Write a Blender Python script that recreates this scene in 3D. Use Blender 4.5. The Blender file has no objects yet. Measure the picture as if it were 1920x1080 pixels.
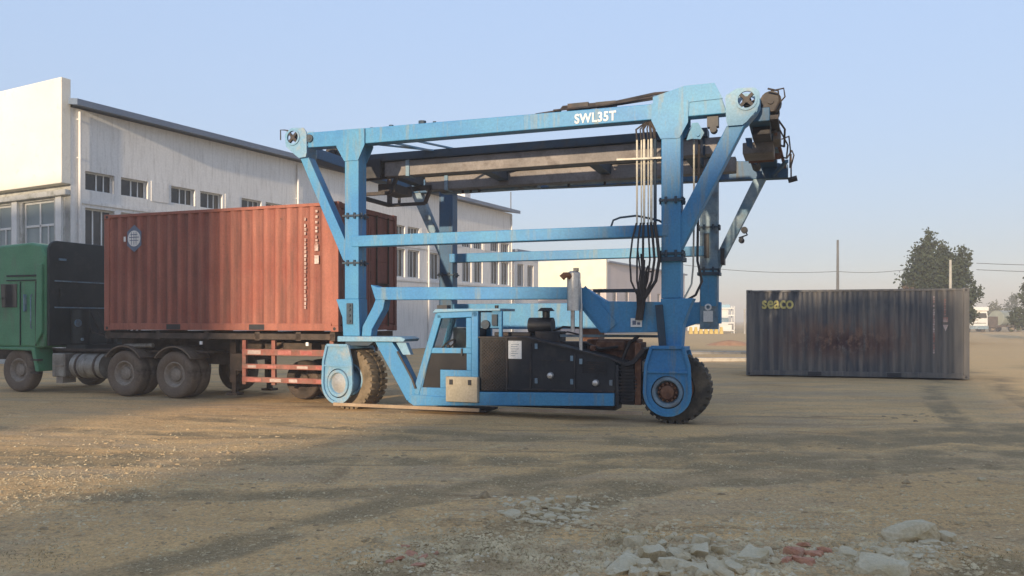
import bpy, bmesh, math, random
from mathutils import Vector, Matrix, noise as mnoise

R = math.radians
random.seed(7)
S = bpy.context.scene
COL = S.collection

# ------------------------------------------------------------------ camera, sky, sun, exposure
cam_d = bpy.data.cameras.new('camera')
cam = bpy.data.objects.new('camera', cam_d)
COL.objects.link(cam)
cam.location = (0, 0, 1.7)
cam.rotation_euler = (R(90), 0, 0)
cam_d.sensor_width = 36
cam_d.lens = 36 * 1500 / 1920
cam_d.shift_y = 60 / 1920
cam_d.clip_end = 3000
cam_d.clip_start = 0.1
S.camera = cam

SUN_AZ, SUN_EL = 24.0, 10.0        # direction the light travels (clockwise from +Y), height of the sun
world = bpy.data.worlds.new('World')
S.world = world
world.use_nodes = True
wn = world.node_tree
bg = wn.nodes['Background']
sky = wn.nodes.new('ShaderNodeTexSky')
sky.sky_type = 'NISHITA'
sky.sun_disc = False
sky.sun_elevation = R(SUN_EL)
sky.sun_rotation = R(180 + SUN_AZ)
sky.altitude = 0
sky.air_density = 1.0
sky.dust_density = 0.3
sky.ozone_density = 3.0
bg.inputs['Strength'].default_value = 0.15
def wmath(op, a, b):
    n = wn.nodes.new('ShaderNodeMath'); n.operation = op
    for i, v in enumerate((a, b)):
        if isinstance(v, (int, float)): n.inputs[i].default_value = v
        else: wn.links.new(v, n.inputs[i])
    return n.outputs[0]
# thick dusty air evens the sky out: compress its brightness range uniformly over the whole dome
gam = wn.nodes.new('ShaderNodeGamma'); gam.inputs['Gamma'].default_value = 0.5
wn.links.new(sky.outputs[0], gam.inputs['Color'])
bw = wn.nodes.new('ShaderNodeRGBToBW'); wn.links.new(gam.outputs[0], bw.inputs[0])
fac = wmath('POWER', wmath('MINIMUM', wmath('MAXIMUM', bw.outputs[0], 0.01), 2.3), -0.7)   # the glow round the sun is left uncompressed
sc_ = wn.nodes.new('ShaderNodeVectorMath'); sc_.operation = 'SCALE'
wn.links.new(gam.outputs[0], sc_.inputs[0]); wn.links.new(fac, sc_.inputs['Scale'])
mul_ = wn.nodes.new('ShaderNodeVectorMath'); mul_.operation = 'MULTIPLY'
mul_.inputs[1].default_value = (1.84, 1.74, 1.90)
wn.links.new(sc_.outputs[0], mul_.inputs[0])
wn.links.new(mul_.outputs[0], bg.inputs[0])

sun_d = bpy.data.lights.new('sun', 'SUN')
sun_d.energy = 3.2
sun_d.angle = R(0.9)
sun_d.color = (1.0, 0.80, 0.56)
sun = bpy.data.objects.new('sun', sun_d)
COL.objects.link(sun)
Ld = Vector((math.sin(R(SUN_AZ)) * math.cos(R(SUN_EL)), math.cos(R(SUN_AZ)) * math.cos(R(SUN_EL)), -math.sin(R(SUN_EL))))
sun.rotation_euler = Ld.to_track_quat('-Z', 'Y').to_euler()
sun.location = (-30, -60, 40)

vs = S.view_settings
vs.view_transform = 'Standard'
vs.look = 'None'
vs.exposure = 1.14
vs.gamma = 1
vs.use_curve_mapping = False

# ------------------------------------------------------------------ materials
def mat(name, base, alt=None, rough=0.6, metal=0.0, scale=2.0, detail=6, dirt=None, dirt_amt=0.3, streak=False,
        bump=0.0, bump_scale=30, fine=0.06, spec=0.4, lo=0.35, hi=0.65, chips=None, chip_lo=0.66, ribs=None):
    m = bpy.data.materials.new(name)
    m.use_nodes = True
    nt = m.node_tree; N = nt.nodes; K = nt.links
    b = N['Principled BSDF']
    b.inputs['Roughness'].default_value = rough
    b.inputs['Metallic'].default_value = metal
    b.inputs['Specular IOR Level'].default_value = spec
    tc = N.new('ShaderNodeTexCoord')
    alt = alt or tuple(min(1, c * 1.25) for c in base)
    n1 = N.new('ShaderNodeTexNoise'); n1.inputs['Scale'].default_value = scale; n1.inputs['Detail'].default_value = detail
    K.new(tc.outputs['Object'], n1.inputs['Vector'])
    r1 = N.new('ShaderNodeValToRGB')
    r1.color_ramp.elements[0].position = lo; r1.color_ramp.elements[1].position = hi
    r1.color_ramp.elements[0].color = (*base, 1); r1.color_ramp.elements[1].color = (*alt, 1)
    K.new(n1.outputs['Fac'], r1.inputs['Fac'])
    out = r1.outputs['Color']
    if dirt:
        mp = N.new('ShaderNodeMapping')
        mp.inputs['Scale'].default_value = (3.2, 3.2, 0.35) if streak else (1.4, 1.4, 1.4)
        K.new(tc.outputs['Object'], mp.inputs['Vector'])
        n2 = N.new('ShaderNodeTexNoise'); n2.inputs['Scale'].default_value = 2.2; n2.inputs['Detail'].default_value = 8
        n2.inputs['Roughness'].default_value = 0.65
        K.new(mp.outputs[0], n2.inputs['Vector'])
        r2 = N.new('ShaderNodeValToRGB')
        r2.color_ramp.elements[0].position = 0.62 - dirt_amt * 0.35
        r2.color_ramp.elements[1].position = 0.80 - dirt_amt * 0.25
        K.new(n2.outputs['Fac'], r2.inputs['Fac'])
        mx = N.new('ShaderNodeMix'); mx.data_type = 'RGBA'
        K.new(r2.outputs['Color'], mx.inputs[0]); K.new(out, mx.inputs[6]); mx.inputs[7].default_value = (*dirt, 1)
        out = mx.outputs[2]
    if ribs:      # outer faces of the corrugations lightened, hollows darkened: relief shading put into the colour
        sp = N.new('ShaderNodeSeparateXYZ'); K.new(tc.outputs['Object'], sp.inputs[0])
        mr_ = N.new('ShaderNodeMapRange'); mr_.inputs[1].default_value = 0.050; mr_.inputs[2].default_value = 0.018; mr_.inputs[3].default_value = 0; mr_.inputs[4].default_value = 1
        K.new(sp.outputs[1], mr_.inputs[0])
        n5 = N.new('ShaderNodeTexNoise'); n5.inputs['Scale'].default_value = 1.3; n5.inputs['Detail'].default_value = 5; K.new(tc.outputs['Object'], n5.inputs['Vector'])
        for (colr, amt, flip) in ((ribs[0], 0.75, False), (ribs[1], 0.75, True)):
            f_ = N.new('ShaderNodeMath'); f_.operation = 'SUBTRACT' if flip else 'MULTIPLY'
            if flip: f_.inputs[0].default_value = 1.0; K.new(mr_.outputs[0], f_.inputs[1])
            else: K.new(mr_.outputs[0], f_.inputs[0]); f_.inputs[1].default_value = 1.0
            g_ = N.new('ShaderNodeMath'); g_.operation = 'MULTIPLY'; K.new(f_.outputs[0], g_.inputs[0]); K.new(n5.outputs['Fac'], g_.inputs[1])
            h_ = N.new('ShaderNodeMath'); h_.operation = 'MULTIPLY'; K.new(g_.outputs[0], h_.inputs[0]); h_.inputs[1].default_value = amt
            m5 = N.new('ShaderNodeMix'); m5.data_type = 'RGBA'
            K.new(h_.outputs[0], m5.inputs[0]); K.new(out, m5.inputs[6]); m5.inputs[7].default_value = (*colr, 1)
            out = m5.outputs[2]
    if chips:
        n4 = N.new('ShaderNodeTexNoise'); n4.inputs['Scale'].default_value = 7.0; n4.inputs['Detail'].default_value = 10; n4.inputs['Roughness'].default_value = 0.75
        K.new(tc.outputs['Object'], n4.inputs['Vector'])
        r4 = N.new('ShaderNodeValToRGB'); r4.color_ramp.elements[0].position = chip_lo; r4.color_ramp.elements[1].position = chip_lo + 0.05
        K.new(n4.outputs['Fac'], r4.inputs['Fac'])
        m4 = N.new('ShaderNodeMix'); m4.data_type = 'RGBA'
        K.new(r4.outputs['Color'], m4.inputs[0]); K.new(out, m4.inputs[6]); m4.inputs[7].default_value = (*chips, 1)
        out = m4.outputs[2]
    if fine:
        n3 = N.new('ShaderNodeTexNoise'); n3.inputs['Scale'].default_value = bump_scale; n3.inputs['Detail'].default_value = 5
        K.new(tc.outputs['Object'], n3.inputs['Vector'])
        mr = N.new('ShaderNodeMapRange')
        mr.inputs[1].default_value = 0.3; mr.inputs[2].default_value = 0.7
        mr.inputs[3].default_value = 1 - fine * 2; mr.inputs[4].default_value = 1 + fine * 2
        K.new(n3.outputs['Fac'], mr.inputs[0])
        hs = N.new('ShaderNodeVectorMath'); hs.operation = 'SCALE'
        K.new(out, hs.inputs[0]); K.new(mr.outputs[0], hs.inputs['Scale'])
        out = hs.outputs[0]
        if bump:
            bp = N.new('ShaderNodeBump'); bp.inputs['Strength'].default_value = bump; bp.inputs['Distance'].default_value = 0.02
            K.new(n3.outputs['Fac'], bp.inputs['Height']); K.new(bp.outputs[0], b.inputs['Normal'])
    K.new(out, b.inputs['Base Color'])
    return m

M = {}
M['blue'] = mat('blue_paint', (0.035, 0.185, 0.40), (0.06, 0.24, 0.41), rough=0.5, scale=1.1, dirt=(0.17, 0.22, 0.22), dirt_amt=0.24, streak=True, bump=0.07, chips=(0.12, 0.075, 0.05), chip_lo=0.675)
M['blue_pale'] = mat('faded_blue_paint', (0.13, 0.28, 0.42), (0.19, 0.33, 0.44), rough=0.6, scale=1.4, dirt=(0.30, 0.31, 0.29), dirt_amt=0.35, bump=0.08, chips=(0.14, 0.085, 0.055), chip_lo=0.67)
M['blue_dark'] = mat('dark_blue_steel', (0.018, 0.035, 0.06), (0.03, 0.055, 0.08), rough=0.55, scale=2, dirt=(0.05, 0.05, 0.045), dirt_amt=0.35, bump=0.08)
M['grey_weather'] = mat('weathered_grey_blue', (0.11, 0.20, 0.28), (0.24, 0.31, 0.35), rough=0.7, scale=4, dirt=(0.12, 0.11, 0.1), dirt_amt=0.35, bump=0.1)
M['blue_shaded'] = mat('shaded_grimy_blue_paint', (0.022, 0.075, 0.155), (0.035, 0.11, 0.20), rough=0.55, scale=1.3, dirt=(0.06, 0.065, 0.065), dirt_amt=0.35, streak=True, bump=0.08)  # darker copy of the blue paint: shade put into the colour, plus grime streaks
M['black'] = mat('black_paint', (0.013, 0.014, 0.018), (0.022, 0.022, 0.026), rough=0.5, scale=2, dirt=(0.04, 0.036, 0.032), dirt_amt=0.3, bump=0.08)
M['dark_steel'] = mat('greasy_dark_steel', (0.022, 0.021, 0.024), (0.05, 0.042, 0.038), rough=0.6, metal=0.2, scale=5, dirt=(0.10, 0.06, 0.04), dirt_amt=0.3, bump=0.15)
M['rust'] = mat('rusty_steel', (0.11, 0.045, 0.022), (0.20, 0.10, 0.055), rough=0.85, scale=9, bump=0.3)
M['tan'] = mat('weathered_grey_beam', (0.17, 0.155, 0.145), (0.24, 0.215, 0.20), rough=0.75, scale=1.5, dirt=(0.12, 0.10, 0.09), dirt_amt=0.35, bump=0.1)
M['rubber'] = mat('dusty_rubber', (0.045, 0.040, 0.034), (0.10, 0.082, 0.06), rough=0.9, scale=4, dirt=(0.16, 0.125, 0.085), dirt_amt=0.4, bump=0.2, spec=0.2)
M['rubber_mud'] = mat('muddy_rubber', (0.15, 0.115, 0.075), (0.22, 0.17, 0.115), rough=0.95, scale=4, dirt=(0.08, 0.065, 0.045), dirt_amt=0.35, bump=0.25, spec=0.15)
M['silver'] = mat('brushed_silver', (0.52, 0.52, 0.50), (0.62, 0.61, 0.59), rough=0.38, metal=0.75, scale=3, dirt=(0.30, 0.25, 0.2), dirt_amt=0.2, bump=0.03)
M['white'] = mat('white_paint', (0.70, 0.70, 0.67), (0.78, 0.78, 0.76), rough=0.6, scale=3)
M['cream_pipe'] = mat('cream_pipe', (0.50, 0.46, 0.36), (0.60, 0.56, 0.46), rough=0.5, scale=6, dirt=(0.2, 0.17, 0.13), dirt_amt=0.2)
M['hose'] = mat('black_rubber_hose', (0.028, 0.022, 0.02), (0.05, 0.038, 0.03), rough=0.6, scale=6)
M['beige'] = mat('beige_box', (0.38, 0.33, 0.235), (0.45, 0.39, 0.29), rough=0.6, scale=3, dirt=(0.25, 0.19, 0.12), dirt_amt=0.3)
M['glass_dark'] = mat('dark_window_glass', (0.020, 0.020, 0.022), (0.05, 0.045, 0.042), rough=0.16, scale=0.9, fine=0, spec=0.6)
M['seat'] = mat('brown_seat', (0.10, 0.075, 0.06), (0.16, 0.12, 0.10), rough=0.8, scale=5)
M['wood'] = mat('bare_timber', (0.28, 0.20, 0.13), (0.36, 0.27, 0.18), rough=0.85, scale=3)
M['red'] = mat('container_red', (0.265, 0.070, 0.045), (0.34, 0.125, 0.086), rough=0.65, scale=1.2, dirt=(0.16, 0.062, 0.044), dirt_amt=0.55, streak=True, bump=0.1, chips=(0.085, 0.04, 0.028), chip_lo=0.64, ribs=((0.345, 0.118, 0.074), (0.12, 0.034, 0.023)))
M['red_rail'] = mat('rusty_red_rail', (0.22, 0.065, 0.045), (0.31, 0.12, 0.09), rough=0.75, scale=4, dirt=(0.16, 0.10, 0.075), dirt_amt=0.5, bump=0.15)
M['red_tape'] = mat('red_reflective_tape', (0.32, 0.085, 0.07), (0.40, 0.16, 0.13), rough=0.4, scale=9)
M['white_tape'] = mat('white_reflective_tape', (0.36, 0.27, 0.235), (0.46, 0.37, 0.33), rough=0.4, scale=9)
M['chassis'] = mat('dusty_chassis', (0.035, 0.026, 0.020), (0.075, 0.055, 0.042), rough=0.85, scale=4, dirt=(0.13, 0.085, 0.06), dirt_amt=0.35, bump=0.15)
M['wheel_dust'] = mat('dusty_truck_tyre', (0.145, 0.108, 0.080), (0.20, 0.155, 0.115), rough=0.95, scale=3, dirt=(0.07, 0.055, 0.042), dirt_amt=0.3, bump=0.1, spec=0.15)
M['rim_dust'] = mat('dusty_truck_rim', (0.21, 0.17, 0.13), (0.30, 0.25, 0.2), rough=0.8, scale=8, bump=0.1)
M['green'] = mat('green_cab_paint', (0.062, 0.215, 0.105), (0.09, 0.26, 0.135), rough=0.45, scale=1.5, dirt=(0.13, 0.17, 0.12), dirt_amt=0.25, streak=True)
M['cab_black'] = mat('black_cab_back', (0.016, 0.021, 0.021), (0.026, 0.032, 0.031), rough=0.6, scale=2, dirt=(0.05, 0.05, 0.045), dirt_amt=0.25, bump=0.05)
M['tank'] = mat('dirty_aluminium_tank', (0.22, 0.20, 0.17), (0.36, 0.33, 0.28), rough=0.55, metal=0.3, scale=4, dirt=(0.12, 0.09, 0.07), dirt_amt=0.4, streak=True)
M['wall'] = mat('factory_wall_render', (0.68, 0.66, 0.63), (0.75, 0.73, 0.70), rough=0.9, scale=0.35, dirt=(0.56, 0.54, 0.51), dirt_amt=0.4, streak=True, bump=0.05, bump_scale=12, fine=0.03)
M['facade'] = mat('white_facade_panel', (0.66, 0.63, 0.55), (0.73, 0.70, 0.62), rough=0.85, scale=0.5, dirt=(0.55, 0.52, 0.46), dirt_amt=0.12, bump=0.04, fine=0.03)
M['stucco'] = mat('stained_facade_stone', (0.42, 0.42, 0.40), (0.52, 0.52, 0.49), rough=0.9, scale=1.8, dirt=(0.26, 0.26, 0.22), dirt_amt=0.4, bump=0.15)
M['roof'] = mat('blue_grey_roof_sheet', (0.10, 0.14, 0.21), (0.14, 0.18, 0.25), rough=0.6, scale=0.5)
M['frame_white'] = mat('white_window_frame', (0.66, 0.66, 0.64), (0.74, 0.74, 0.72), rough=0.6, scale=3)
M['window_glass'] = mat('factory_window_glass', (0.035, 0.033, 0.032), (0.10, 0.09, 0.08), rough=0.22, scale=0.7, fine=0, spec=0.4, lo=0.4, hi=0.7)
M['pale_glass'] = mat('curtained_window_glass', (0.16, 0.20, 0.21), (0.26, 0.31, 0.31), rough=0.25, scale=0.8, fine=0)
M['yellow_wall'] = mat('cream_tiled_wall', (0.66, 0.62, 0.50), (0.74, 0.70, 0.56), rough=0.9, scale=0.8, fine=0.04)
M['pink_wall'] = mat('grey_pink_wall', (0.50, 0.43, 0.41), (0.55, 0.48, 0.46), rough=0.9, scale=0.5, fine=0.04)
M['concrete'] = mat('broken_concrete', (0.52, 0.435, 0.285), (0.64, 0.545, 0.375), rough=0.95, scale=7, dirt=(0.42, 0.32, 0.17), dirt_amt=0.6, bump=0.5, bump_scale=45, spec=0.2)
M['brick'] = mat('broken_red_brick', (0.43, 0.20, 0.125), (0.52, 0.28, 0.17), rough=0.95, scale=12, dirt=(0.26, 0.19, 0.14), dirt_amt=0.35, bump=0.4, bump_scale=50, spec=0.2)
M['clod'] = mat('dried_earth', (0.26, 0.19, 0.11), (0.46, 0.335, 0.185), rough=0.95, scale=2.5, bump=0.4, spec=0.1)
M['pebble'] = mat('yard_gravel', (0.36, 0.26, 0.14), (0.62, 0.49, 0.29), rough=0.95, scale=3.5, bump=0.2, spec=0.2)
M['kerb'] = mat('pale_concrete_kerb', (0.40, 0.36, 0.29), (0.48, 0.43, 0.35), rough=0.9, scale=2, dirt=(0.25, 0.2, 0.15), dirt_amt=0.3)
M['bark'] = mat('tree_bark', (0.06, 0.048, 0.036), (0.10, 0.08, 0.06), rough=0.95, scale=6, bump=0.3)
M['leaf'] = mat('grey_green_leaves', (0.028, 0.040, 0.025), (0.050, 0.064, 0.038), rough=0.8, scale=1.2, fine=0.1, bump_scale=3, spec=0.2)
M['leaf_dry'] = mat('dry_reddish_leaves', (0.085, 0.06, 0.045), (0.12, 0.085, 0.06), rough=0.85, scale=1.5, fine=0.1, bump_scale=3, spec=0.2)
M['leaf_olive'] = mat('olive_leaves', (0.065, 0.072, 0.040), (0.095, 0.098, 0.055), rough=0.85, scale=1.5, fine=0.1, bump_scale=3, spec=0.2)
M['pole'] = mat('concrete_pole', (0.30, 0.29, 0.27), (0.38, 0.37, 0.34), rough=0.9, scale=2)
M['pole_dark'] = mat('dark_utility_pole', (0.09, 0.095, 0.10), (0.13, 0.13, 0.13), rough=0.9, scale=2)
M['wire'] = mat('power_cable', (0.05, 0.05, 0.05), rough=0.8, fine=0)
M['yellow'] = mat('yellow_barrier_paint', (0.50, 0.36, 0.08), (0.58, 0.44, 0.14), rough=0.7, scale=2)
M['letter_yellow'] = mat('yellow_lettering', (0.52, 0.44, 0.14), (0.58, 0.5, 0.19), rough=0.6, scale=5, fine=0.05)
M['letter_white'] = mat('white_lettering', (0.62, 0.60, 0.57), (0.74, 0.72, 0.69), rough=0.6, scale=6, fine=0.05)
M['letter_faded'] = mat('faded_stencil_paint', (0.46, 0.36, 0.32), (0.60, 0.50, 0.46), rough=0.7, scale=9, fine=0.1, dirt=(0.26, 0.10, 0.07), dirt_amt=0.7)
M['emblem_blue'] = mat('emblem_blue', (0.10, 0.13, 0.19), (0.14, 0.17, 0.23), rough=0.6, scale=5)
M['grey_green'] = mat('grey_green_tank', (0.20, 0.22, 0.18), (0.26, 0.28, 0.23), rough=0.6, scale=2)
M['white_steel'] = mat('white_cabin_steel', (0.60, 0.60, 0.58), (0.68, 0.68, 0.66), rough=0.6, scale=1)
M['sky_blue'] = mat('pale_blue_sheet', (0.25, 0.42, 0.55), (0.32, 0.5, 0.62), rough=0.6, scale=1)
M['red_earth'] = mat('red_earth', (0.34, 0.17, 0.09), (0.42, 0.24, 0.13), rough=0.95, scale=2.5, bump=0.4)
M['shade_shed'] = mat('shade_shed_sheet', (0.30, 0.29, 0.27), (0.36, 0.35, 0.32), rough=0.8, scale=0.6)

def seaco_material():
    m = bpy.data.materials.new('blue_black_container_paint')
    m.use_nodes = True
    nt = m.node_tree; N = nt.nodes; K = nt.links
    b = N['Principled BSDF']; b.inputs['Roughness'].default_value = 0.5
    tc = N.new('ShaderNodeTexCoord')
    def ns(sc, vec, detail=6, rough=0.6):
        mp = N.new('ShaderNodeMapping'); mp.inputs['Scale'].default_value = vec
        K.new(tc.outputs['Object'], mp.inputs['Vector'])
        n = N.new('ShaderNodeTexNoise'); n.inputs['Scale'].default_value = sc; n.inputs['Detail'].default_value = detail
        n.inputs['Roughness'].default_value = rough
        K.new(mp.outputs[0], n.inputs['Vector'])
        return n.outputs['Fac']
    def ramp(src, p0, p1, c0=(0, 0, 0), c1=(1, 1, 1)):
        r = N.new('ShaderNodeValToRGB')
        r.color_ramp.elements[0].position = p0; r.color_ramp.elements[1].position = p1
        r.color_ramp.elements[0].color = (*c0, 1); r.color_ramp.elements[1].color = (*c1, 1)
        K.new(src, r.inputs['Fac']); return r.outputs['Color']
    def mix(f, a, bcol):
        x = N.new('ShaderNodeMix'); x.data_type = 'RGBA'
        K.new(f, x.inputs[0])
        if isinstance(a, tuple): x.inputs[6].default_value = (*a, 1)
        else: K.new(a, x.inputs[6])
        if isinstance(bcol, tuple): x.inputs[7].default_value = (*bcol, 1)
        else: K.new(bcol, x.inputs[7])
        return x.outputs[2]
    def mul(a, bb):
        x = N.new('ShaderNodeMath'); x.operation = 'MULTIPLY'
        K.new(a, x.inputs[0]); K.new(bb, x.inputs[1]); return x.outputs[0]
    base = mix(ramp(ns(0.7, (1, 1, 0.5)), 0.42, 0.6), (0.045, 0.052, 0.066), (0.10, 0.096, 0.090))
    # vertical fading streaks
    st = ramp(ns(3.0, (2.6, 2.6, 0.18), 7), 0.49, 0.68)
    base = mix(st, base, (0.19, 0.165, 0.14))
    # band of rust and scrapes at about a third of the height, worst in the middle
    sep = N.new('ShaderNodeSeparateXYZ'); K.new(tc.outputs['Object'], sep.inputs[0])
    def bump1(src, c, w):
        s = N.new('ShaderNodeMath'); s.operation = 'SUBTRACT'; K.new(src, s.inputs[0]); s.inputs[1].default_value = c
        a = N.new('ShaderNodeMath'); a.operation = 'ABSOLUTE'; K.new(s.outputs[0], a.inputs[0])
        r = N.new('ShaderNodeMapRange'); r.interpolation_type = 'SMOOTHSTEP'
        r.inputs[1].default_value = 0; r.inputs[2].default_value = w; r.inputs[3].default_value = 1; r.inputs[4].default_value = 0
        K.new(a.outputs[0], r.inputs[0]); return r.outputs[0]
    # scuffed outer faces of the ribs, lightened so relief shading sits in the colour
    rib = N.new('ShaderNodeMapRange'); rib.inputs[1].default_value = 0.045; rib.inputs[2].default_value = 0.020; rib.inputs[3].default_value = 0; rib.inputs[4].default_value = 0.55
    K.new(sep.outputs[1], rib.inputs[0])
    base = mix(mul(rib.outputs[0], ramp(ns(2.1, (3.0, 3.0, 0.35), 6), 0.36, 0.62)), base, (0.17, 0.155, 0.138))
    band = mul(bump1(sep.outputs[2], 1.12, 0.95), bump1(sep.outputs[0], -0.3, 2.9))
    rust_n = ramp(ns(2.4, (2.0, 2.0, 0.40), 8, 0.7), 0.40, 0.52)
    base = mix(mul(band, rust_n), base, (0.22, 0.118, 0.07))
    low = bump1(sep.outputs[2], 1.02, 0.62)
    sc = ramp(ns(4.6, (1.2, 1.2, 0.8), 8, 0.75), 0.43, 0.50)
    base = mix(mul(mul(low, bump1(sep.outputs[0], -0.3, 2.4)), sc), base, (0.05, 0.016, 0.014))
    K.new(base, b.inputs['Base Color'])
    return m
M['seaco'] = seaco_material()

def ground_material():
    m = bpy.data.materials.new('dirt_yard')
    m.use_nodes = True
    nt = m.node_tree; N = nt.nodes; K = nt.links
    b = N['Principled BSDF']; b.inputs['Roughness'].default_value = 0.95; b.inputs['Specular IOR Level'].default_value = 0.15
    tc = N.new('ShaderNodeTexCoord')
    def ns(sc, vec=(1, 1, 1), detail=6, rough=0.6, rot=0, dist=0.0):
        mp = N.new('ShaderNodeMapping'); mp.inputs['Scale'].default_value = vec; mp.inputs['Rotation'].default_value = (0, 0, rot)
        K.new(tc.outputs['Object'], mp.inputs['Vector'])
        n = N.new('ShaderNodeTexNoise'); n.inputs['Scale'].default_value = sc; n.inputs['Detail'].default_value = detail
        n.inputs['Roughness'].default_value = rough; n.inputs['Distortion'].default_value = dist
        K.new(mp.outputs[0], n.inputs['Vector'])
        return n.outputs['Fac']
    def ramp(src, p0, p1, c0=(0, 0, 0), c1=(1, 1, 1)):
        r = N.new('ShaderNodeValToRGB')
        r.color_ramp.elements[0].position = p0; r.color_ramp.elements[1].position = p1
        r.color_ramp.elements[0].color = (*c0, 1); r.color_ramp.elements[1].color = (*c1, 1)
        K.new(src, r.inputs['Fac']); return r.outputs['Color']
    def mix(f, a, c, blend='MIX'):
        x = N.new('ShaderNodeMix'); x.data_type = 'RGBA'; x.blend_type = blend
        if isinstance(f, float): x.inputs[0].default_value = f
        else: K.new(f, x.inputs[0])
        for i, v in ((6, a), (7, c)):
            if isinstance(v, tuple): x.inputs[i].default_value = (*v, 1)
            else: K.new(v, x.inputs[i])
        return x.outputs[2]
    c = mix(ramp(ns(0.22, detail=6, dist=0.8), 0.40, 0.60), (0.551, 0.349, 0.160), (0.680, 0.432, 0.195))
    c = mix(ramp(ns(0.45, (0.5, 1.6, 1), 8, 0.68, R(12), 0.6), 0.47, 0.60), c, (0.475, 0.331, 0.185))      # greyish packed strips
    c = mix(ramp(ns(0.8, (0.28, 2.2, 1), 9, 0.72, R(14), 0.5), 0.54, 0.66), c, (0.323, 0.210, 0.105))      # darker wheel smears
    c = mix(ramp(ns(0.35, detail=8, rough=0.7, dist=1.0), 0.60, 0.68), c, (0.372, 0.246, 0.125))            # oil and damp stains
    c = mix(ramp(ns(2.4, (0.5, 1.4, 1), 8, 0.72, R(8)), 0.57, 0.70), c, (0.680, 0.512, 0.260))                # pale dust
    c = mix(ramp(ns(7.0, (0.8, 1.2, 1), 8, 0.75), 0.58, 0.66), c, (0.345, 0.223, 0.110))                     # small dark crumbs
    sp = N.new('ShaderNodeSeparateXYZ'); K.new(tc.outputs['Object'], sp.inputs[0])                             # paler tan on the yard's right side: warm sunlight put into the colour
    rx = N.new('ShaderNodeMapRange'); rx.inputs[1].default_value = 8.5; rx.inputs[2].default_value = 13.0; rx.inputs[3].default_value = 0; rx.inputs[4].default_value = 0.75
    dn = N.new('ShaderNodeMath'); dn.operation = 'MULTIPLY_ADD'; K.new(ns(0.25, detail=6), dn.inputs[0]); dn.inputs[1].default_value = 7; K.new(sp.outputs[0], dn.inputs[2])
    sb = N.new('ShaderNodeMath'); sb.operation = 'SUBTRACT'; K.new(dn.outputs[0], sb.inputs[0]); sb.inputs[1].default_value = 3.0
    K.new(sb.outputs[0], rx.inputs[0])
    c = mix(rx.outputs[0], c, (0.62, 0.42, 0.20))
    at = N.new('ShaderNodeAttribute'); at.attribute_name = 'track'
    trn = N.new('ShaderNodeMath'); trn.operation = 'MULTIPLY'; K.new(at.outputs['Fac'], trn.inputs[0]); K.new(ramp(ns(1.1, detail=6), 0.36, 0.55), trn.inputs[1])
    c = mix(trn.outputs[0], c, (0.319, 0.226, 0.117))
    grain = ramp(ns(26, detail=8, rough=0.8), 0.37, 0.65, (0.70, 0.70, 0.70), (1.26, 1.25, 1.22))
    c = mix(1.0, c, grain, 'MULTIPLY')
    spk = ramp(ns(60, detail=3, rough=0.6), 0.63, 0.69)
    c = mix(spk, c, (0.62, 0.50, 0.31))
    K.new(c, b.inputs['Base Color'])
    h1 = ns(9, detail=9, rough=0.72); h2 = ns(1.6, (0.5, 1.5, 1), 6, 0.6, R(8))
    ad = N.new('ShaderNodeMath'); ad.operation = 'MULTIPLY_ADD'
    K.new(h2, ad.inputs[0]); ad.inputs[1].default_value = 1.3; K.new(h1, ad.inputs[2])
    bp = N.new('ShaderNodeBump'); bp.inputs['Strength'].default_value = 0.6; bp.inputs['Distance'].default_value = 0.05
    K.new(ad.outputs[0], bp.inputs['Height']); K.new(bp.outputs[0], b.inputs['Normal'])
    return m
M['ground'] = ground_material()

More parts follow.
